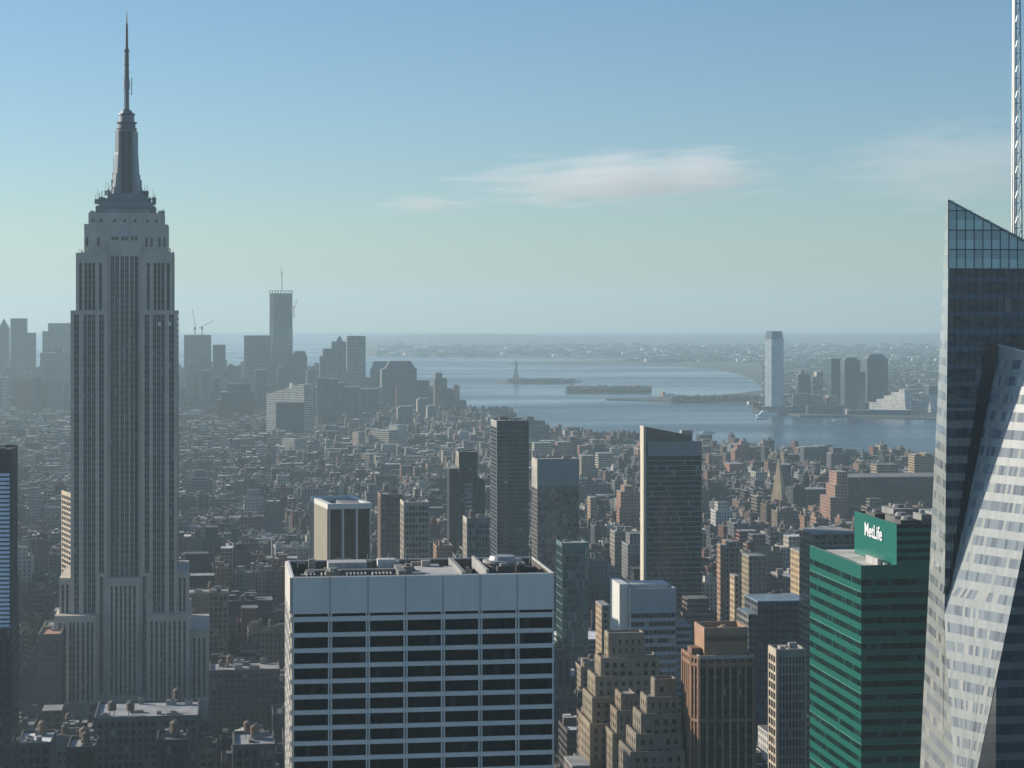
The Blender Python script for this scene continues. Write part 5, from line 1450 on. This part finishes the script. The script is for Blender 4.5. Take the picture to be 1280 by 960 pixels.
for bi in range(-10, 9):
    for bj in range(10, 66):
        SH = 150 + (0 if bj < 25 else ((bj - 21) // 4) * 97 % 275)      # the older streets further down do not line up
        u0, u1 = bi * AV + AVW + SH, (bi + 1) * AV - AVW + SH
        v0, v1 = bj * STR + 9, (bj + 1) * STR - 9
        cs = [g2w(u0, v0), g2w(u1, v0), g2w(u1, v1), g2w(u0, v1)]
        if not any(abs(x) < .26 * y + 260 for x, y in cs): continue
        ok = [inside(x, y, land_poly) for x, y in cs]
        if not any(ok): continue
        if all(ok): pads.face([(*c, 2.14) for c in cs], 0)
        for k in range(4 if all(ok) else 0):
            a, b = cs[k], cs[(k + 1) % 4]
            pads.face([(*a, 1.9), (*b, 1.9), (*b, 2.14), (*a, 2.14)], 0)
        for row in (0, 1):
            u = u0 + 2
            while u < u1 - 8:
                wl = r3.choice([7, 8, 10, 12, 15, 18, 24, 32] if 1350 < v0 < 1900 else [7, 8, 10, 12, 15, 18] if v0 <= 1350 else [6, 7, 8, 10, 12, 16, 24]) * r3.uniform(.85, 1.2)
                wl = min(max(wl, 6.3), u1 - 2 - u)
                if wl < 6: break
                dd = r3.uniform(22, 30)
                va = v0 + 2 if row == 0 else v1 - 2 - dd
                cx, cy = g2w(u + wl / 2, va + dd / 2)
                if abs(cx) < .25 * cy + 60 and (all(ok) or all(inside(*g2w(u + a * wl, va + b * dd), land_poly) for a in (-.2, 1.2) for b in (-.3, 1.3))):
                    cn = [g2w(u, va), g2w(u + wl, va), g2w(u + wl, va + dd), g2w(u, va + dd)]
                    if not blocked(cx, cy, 20, cn):
                        D = cy
                        if D < 1150: h = r3.choice([24, 32, 38, 45, 50, 56])
                        elif D < 2000: h = r3.choice([14, 18, 22, 26, 32, 40, 52])
                        elif D < 3000: h = r3.choice([11, 13, 15, 18, 20, 25, 36])
                        else: h = r3.choice([9, 11, 12, 13, 15, 18, 26])
                        if wl < 11: h = min(h, 30)
                        h *= r3.uniform(.85, 1.15)
                        px = 640 + F * cx / cy
                        if D < 1150 and px < 360: h = min(h, 258 - (880 - HOR) / F * D)
                        if D < 1300 and 700 < px < 1020: h = min(h, max(14, 258 - (870 - HOR) / F * D))
                        for (sa, sb, st_, sb_, sD) in SCR:      # keep the named buildings in sight
                            if sD > D and sa - 4 < px < sb + 4:
                                h = min(h, EYE - (st_ + .62 * (sb_ - st_) - HOR) / F * D)
                        if D < 3200: h = max(h, 8.5 + r3.uniform(0, 3))
                        else: h = max(h, 6 + r3.uniform(0, 3))
                        if h > 5: LOTS.append((u, va, wl, dd, h, D))
                u += wl + r3.choice([0.15, .15, .15, 1.5])
kind(pads.build('pavement', [M_PAVE]), 'structure')
# lower tip of the island: another street grid, drawn as free lots
for i in range(900):
    px = r3.uniform(-20, 590); y = r3.uniform(478, 522)
    x, yy = gpt(px, y)
    if yy < 5250 or not inside(x, yy, land_poly): continue
    wl, dd = r3.uniform(14, 40), r3.uniform(16, 34)
    c, s = CT, ST
    u, v = x * c + yy * s, -x * s + yy * c
    cn = [g2w(u, v), g2w(u + wl, v), g2w(u + wl, v + dd), g2w(u, v + dd)]
    if blocked(x, yy, 25, cn): continue
    if any(abs(u - q[0]) < (wl + q[2]) / 2 and abs(v - q[1]) < (dd + q[3]) / 2 for q in LOTS[-300:]): continue
    h = r3.choice([18, 24, 30, 40, 55, 70]) * r3.uniform(.8, 1.2)
    if px > 500: h *= .5
    if px < 300: h *= 1.3
    LOTS.append((u, v, wl, dd, h, yy))

# which lots show largest from the deck: a small painter's raster
SX = 4.0
buf = -np.ones((240, 320), dtype=np.int32)
items = [(it[4], -2 - k, it) for k, it in enumerate(SCR)]
def lot_scr(q):
    u, v, wl, dd, h, D = q
    xs = [640 + F * p[0] / p[1] for p in (g2w(u, v), g2w(u + wl, v), g2w(u + wl, v + dd), g2w(u, v + dd))]
    return (min(xs), max(xs), HOR + (EYE - h) / F * 0 + (EYE - h) * F / (D + dd * .3), HOR + EYE * F / D, D)
items += [(q[5], k, lot_scr(q)) for k, q in enumerate(LOTS)]
items.sort(key=lambda t: -t[0])
for D, k, (a, b, yt, yb, _) in items:
    i0, i1 = max(0, int(round(a / SX))), min(320, int(round(b / SX)))
    j0, j1 = max(0, int(round(yt / SX))), min(240, int(round(yb / SX)))
    if i1 > i0 and j1 > j0: buf[j0:j1, i0:i1] = k
cnt = np.bincount(buf[buf >= 0], minlength=len(LOTS))
N_IND = 235
order = [int(k) for k in np.argsort(-cnt)[:N_IND] if cnt[k] > 0]
IND = set(order)

# anchors for wording where a building stands
ANCH = [(155, 860, 1290, 'tall stone skyscraper'), (525, 860, 533, 'big pale slab'), (842, 640, 1500, 'bronze glass tower'), (641, 610, 1800, 'slim black tower'), (698, 640, 1700, 'mottled grey tower'), (719, 730, 1420, 'small green tower'), (585, 640, 1900, 'brown setback tower'), (436, 660, 1180, 'white capped slab'), (816, 770, 1120, 'white banded office'), (903, 880, 800, 'rust brown tower'), (988, 880, 830, 'cream gridded tower'), (1042, 800, 640, 'green glass block'), (968, 610, 2700, 'thin pointed tower'), (1110, 625, 2600, 'long dark warehouse'), (928, 575, 3500, 'dark red tower'), (10, 700, 900, 'blue edge tower'), (790, 850, 900, 'tan stepped tower'), (500, 490, 5400, 'massive dark block'), (415, 490, 4700, 'pale blue glass tower'), (297, 495, 4900, 'stepped brick block'), (355, 490, 4500, 'white stair building'), (669, 535, 4000, 'dark shore block'), (247, 450, 6000, 'crane tower'), (1164, 760, 560, 'faceted glass tower'), (488, 650, 1700, 'reddish apartment tower'), (521, 650, 1600, 'pale apartment tower'), (259, 770, 1450, 'tan loft'), (306, 860, 1180, 'long brown loft'), (760, 575, 3400, 'low cream building'), (915, 700, 1500, 'orange tan block'), (980, 770, 1200, 'broad dark stone block'), (735, 820, 1500, 'white roofed shed')]

rest = MB()
labels = {}
NEAR = []
TW = MB()     # shared window mesh
def win_mesh(w_, h_, sh):
    m = MB()
    m.box(-w_ / 2 - .12, w_ / 2 + .12, -.14, .05, -.22, 0, 0, (.4, .38, .34))
    m.face([(-w_ / 2, -.06, 0), (w_ / 2, -.06, 0), (w_ / 2, -.06, h_), (-w_ / 2, -.06, h_)], 1, None, (sh, sh * 1.1, sh * 1.2))
    m.box(-w_ / 2, w_ / 2, -.11, -.05, h_ * .48, h_ * .53, 0, (.2, .2, .2))
    return m.mesh('window', [M_CLAD, M_GLASS])
WINS = [[win_mesh(a, b, s) for s in (.015, .02, .03, .25)] for a, b in ((1.25, 1.9), (2.1, 2.0), (2.6, 2.3))]
cands = []
for k, (u, v, wl, dd, h, D) in enumerate(LOTS):
    cname, c0 = r3.choice(PAL)
    kk = r3.uniform(.45, 1.05); kk *= .8 if D < 1350 and g2w(u, v)[0] < -100 else 1.0; col = tuple(q * kk for q in c0)  # left foreground walls darkened: shade of the towers put into the colour
    st = r3.choices(['punch', 'loft', 'ribbon', 'strip', 'glaze'], [6, 3, 1, .7, .3])[0]
    if h < 15: st = 'punch'
    si = STY[st]
    fl = r3.uniform(3.3, 4.0); bay = r3.uniform(2.6, 3.8) * (1.25 if st == 'loft' else 1)
    rk = r3.choice([.05, .06, .08, .1, .12, .16, .22, .3, .55]); rcol = (rk, rk * .98, rk * .95)
    rname = 'dark roof' if rk < .11 else 'grey roof' if rk < .3 else 'pale roof'
    ntank = 1 if (r3.random() < (.42 if D < 2600 else .1) and wl > 9) else 0
    nb = r3.randint(2, 5) if D < 2200 else r3.randint(1, 3) if D < 3500 else r3.randint(0, 1)
    tier = h > 34 and wl > 15 and r3.random() < .4
    rr = random.Random(k)
    boxes = []
    for q in range(nb):
        bw_, bd_ = rr.uniform(2.5, min(7, wl * .45)), rr.uniform(3, 7)
        bx, by = rr.uniform(.8, wl - bw_ - .8), rr.uniform(1, dd - bd_ - 1)
        boxes.append((bx, bx + bw_, by, by + bd_, rr.uniform(2, 4.5), rr.uniform(.6, 1.2)))
    if k not in IND:
        loc = Matrix.Translation((*g2w(u, v), 0)) @ Matrix.Rotation(TH, 4, 'Z')
        n0 = len(rest.v)
        rest.box(0, wl, 0, dd, 2, h, si, col, I_ROOF, rcol, bay, fl)
        if tier: rest.box(wl * .18, wl * .82, dd * .2, dd * .85, h, h + 9, si, col, I_ROOF, rcol, bay, fl)
        else:
            for (a, b, c_, d_, bh, kc) in boxes: rest.box(a, b, c_, d_, h - .05, h + bh, I_WALL, tuple(q * kc for q in col), I_ROOF, rcol)
            if ntank: rest.cyl(wl * .5, dd * .6, 1.8, 1.8, h + 1.5, h + 5.2, 8, I_WALL, (.17, .11, .07)); rest.cyl(wl * .5, dd * .6, 1.95, 0, h + 5.2, h + 6.6, 8, I_WALL, (.2, .17, .14))
        for i in range(n0, len(rest.v)): rest.v[i] = tuple(loc @ Vector(rest.v[i]))
        continue
    near = D < 1330 and st in ('punch', 'loft')
    root = MB()
    pos = (*g2w(u, v), 2.0)
    H = h - 2.0
    wall_i = I_WALL if near else si
    nm = {'punch': 'brick_building', 'loft': 'loft_building', 'ribbon': 'office_building', 'strip': 'office_building', 'glaze': 'glass_building'}[st]
    root.box(0, wl, 0, dd, 0, H - .9, 0, col, tops=False, bay=bay, fl=fl)
    if near:
        # real windows on the front: plain wall there, patterned walls round the sides
        root.m[0] = 1
    o = root.build(nm, [CITY[si], M_WALL], None, pos, TH)
    p = MB(); p.box(.3, wl - .3, .3, dd - .3, H - 1.15, H - .88, 0, rcol); p.rim(0, wl, 0, dd, H - .9, H + .15, .35, 1, tuple(min(.7, q * 1.15) for q in col))
    p.build('roof', [M_ROOF, M_WALL], o)
    if tier:
        p = MB(); p.box(wl * .18, wl * .82, dd * .2, dd * .85, H - .9, H + 9, 0, col, 1, rcol, bay, fl); p.build('setback_storey', [CITY[si], M_ROOF], o)
    else:
        for (a, b, c_, d_, bh, kc) in boxes:
            p = MB(); p.box(a, b, c_, d_, H - .9, H + bh, 0, tuple(q * kc for q in col), 1, rcol); p.build('bulkhead', [M_WALL, M_ROOF], o)
        if ntank: water_tank(o, wl * .5, dd * .6, H - .9, rr.uniform(1.5, 2.1), rr.uniform(3, 4.2), rr.uniform(1.6, 3))
    if near:
        ws = WINS[0 if st == 'punch' else rr.choice([1, 2])]
        ww = [1.25, 2.1, 2.6][WINS.index(ws)]
        pitch = ww + rr.uniform(1.1, 1.6)
        nx = max(1, int((wl - 1.2) / pitch)); ny = int((H - 3) / fl)
        n = 0
        cor = MB(); cor.obox(FRONT(0), 0, wl, -.1, .35, H - 1.6, H - .9, 0, tuple(min(.6, q * 1.2) for q in col)); cor.build('cornice', [M_WALL], o)
        for j in range(ny):
            if n + nx > 100: break
            for i in range(nx):
                w_ = bpy.data.objects.new('window', rr.choices(ws, [3, 3, 2, 1])[0]); COL.objects.link(w_)
                w_.parent = o; w_.location = (wl / 2 + (i - (nx - 1) / 2) * pitch, 0, H - 2.2 - (j + 1) * fl + .6); n += 1
    # wording
    sx = (lot_scr((u, v, wl, dd, h, D)))
    px, py = (sx[0] + sx[1]) / 2, sx[2]
    size = 'slim' if wl < 12 else 'wide' if wl > 28 else 'low' if h < 20 else 'tall' if h > 50 else 'medium'
    body = {'punch': 'block', 'loft': 'loft', 'ribbon': 'banded office', 'strip': 'ribbed office', 'glaze': 'glazed block'}[st]
    topw = 'with stepped top' if tier else 'with water tank' if ntank else 'with ' + rname
    best = min(ANCH, key=lambda a: abs(a[0] - px) * 1.0 + abs(a[1] - py) * .8 + abs(math.log(a[2] / D)) * 60)
    side = 'left of' if px < best[0] - 12 else 'right of' if px > best[0] + 12 else ('behind' if D > best[2] else 'in front of')
    cands.append((o, f'{size} {cname} {body} {topw}', f'{side} the {best[3]}', abs(px - best[0]) + abs(py - best[1])))
by = {}
for c in cands: by.setdefault((c[1], c[2]), []).append(c)
ORD = ['nearest', 'second', 'third', 'fourth', 'fifth', 'sixth', 'seventh', 'eighth', 'ninth', 'tenth']
for (a, b), L in by.items():
    L.sort(key=lambda c: c[3])
    for i, c in enumerate(L):
        lab = f'{a}, {b}' if len(L) == 1 else f'{a}, {ORD[min(i, 9)]} {b}'
        tag(c[0], lab, 'building', 'city buildings between the landmark towers')
kind(rest.build('distant_buildings', CITY), 'stuff')
bpy.data.objects['distant_buildings']['label'] = 'mass of small city buildings filling the blocks down to the shore'
bpy.data.objects['distant_buildings']['category'] = 'city blocks'

# far shore: warehouses, tanks and low houses that nobody could count
far = MB()
r4 = random.Random(12)
for i in range(2600):
    t = r4.random()
    if t < .3: px, y = r4.uniform(780, 1180), r4.uniform(441, 453)
    elif t < .55: px, y = r4.uniform(470, 1180), r4.uniform(432, 446)
    else: px, y = r4.uniform(950, 1190), r4.uniform(436, 512)
    x, yy = gpt(px, y, 3)
    if not inside(x, yy, nj): continue
    if blocked(x, yy, 30, [(x, yy)]): continue
    k = r4.choice([.05, .06, .08, .1, .12, .15, .2, .3]) if r4.random() < .9 else (.7 if y < 453 else .35)
    s_ = (1 + (yy - 5500) / 16000)
    if y < 446 and px < 900: k = r4.choice([.05, .07, .09, .12, .12, .15, .6])
    wl, dd, h = r4.uniform(14, 45) * s_, r4.uniform(14, 40) * s_, r4.uniform(7, 15) * s_
    n0 = len(far.v)
    if y < 454 and r4.random() < .05: far.cyl(x, yy, 18, 18, 2, 18, 12, I_WALL, (.7, .7, .68))
    else: far.box(x, x + wl, yy, yy + dd, 2, 2 + h, r4.choice([0, 1, I_WALL]), (k, k * .97, k * .92), I_ROOF, (k, k, k * .96))
o = kind(far.build('far_shore_buildings', CITY), 'stuff')
o['label'] = 'scatter of low warehouses and white tanks on the far shore'; o['category'] = 'far buildings'

# winter trees on the islands, the peninsula and the waterfront
tr = MB()
def clump(x, y, z, s):
    n = 6; a0 = r4.uniform(0, 6)
    for k in range(3):
        ox, oy, oz = r4.uniform(-.5, .5) * s, r4.uniform(-.5, .5) * s, r4.uniform(.3, 1.0) * s
        q = s * r4.uniform(.25, .5)
        p = [(x + ox + q * math.cos(a0 + i * 2.1) * r4.uniform(.7, 1.3), y + oy + q * math.sin(a0 + i * 2.1) * r4.uniform(.7, 1.3), z + oz + r4.uniform(-.3, .3) * q) for i in range(3)]
        t_ = (x + ox, y + oy, z + oz + q * r4.uniform(.6, 1.2)); b_ = (x + ox, y + oy, z)
        for i in range(3):
            tr.face([p[i], p[(i + 1) % 3], t_]); tr.face([p[(i + 1) % 3], p[i], b_])
for (xa, xb, ya, yb, n, s) in ((636, 718, 475.8, 478.5, 600, 8), (710, 812, 486, 490, 900, 9), (840, 950, 497, 503, 600, 7), (560, 640, 516, 530, 350, 14), (690, 800, 548, 556, 260, 12), (940, 1000, 500, 513, 160, 12), (1000, 1170, 470, 510, 300, 14), (400, 640, 530, 590, 160, 8)):
    for i in range(n):
        x, y = gpt(r4.uniform(xa, xb), r4.uniform(ya, yb), 3)
        clump(x, y, 3, s * r4.uniform(.6, 1.2))
o = kind(tr.build('tree_cover', [M_TREE]), 'stuff')
o['label'] = 'bare winter trees along the shores, islands and streets'; o['category'] = 'trees'
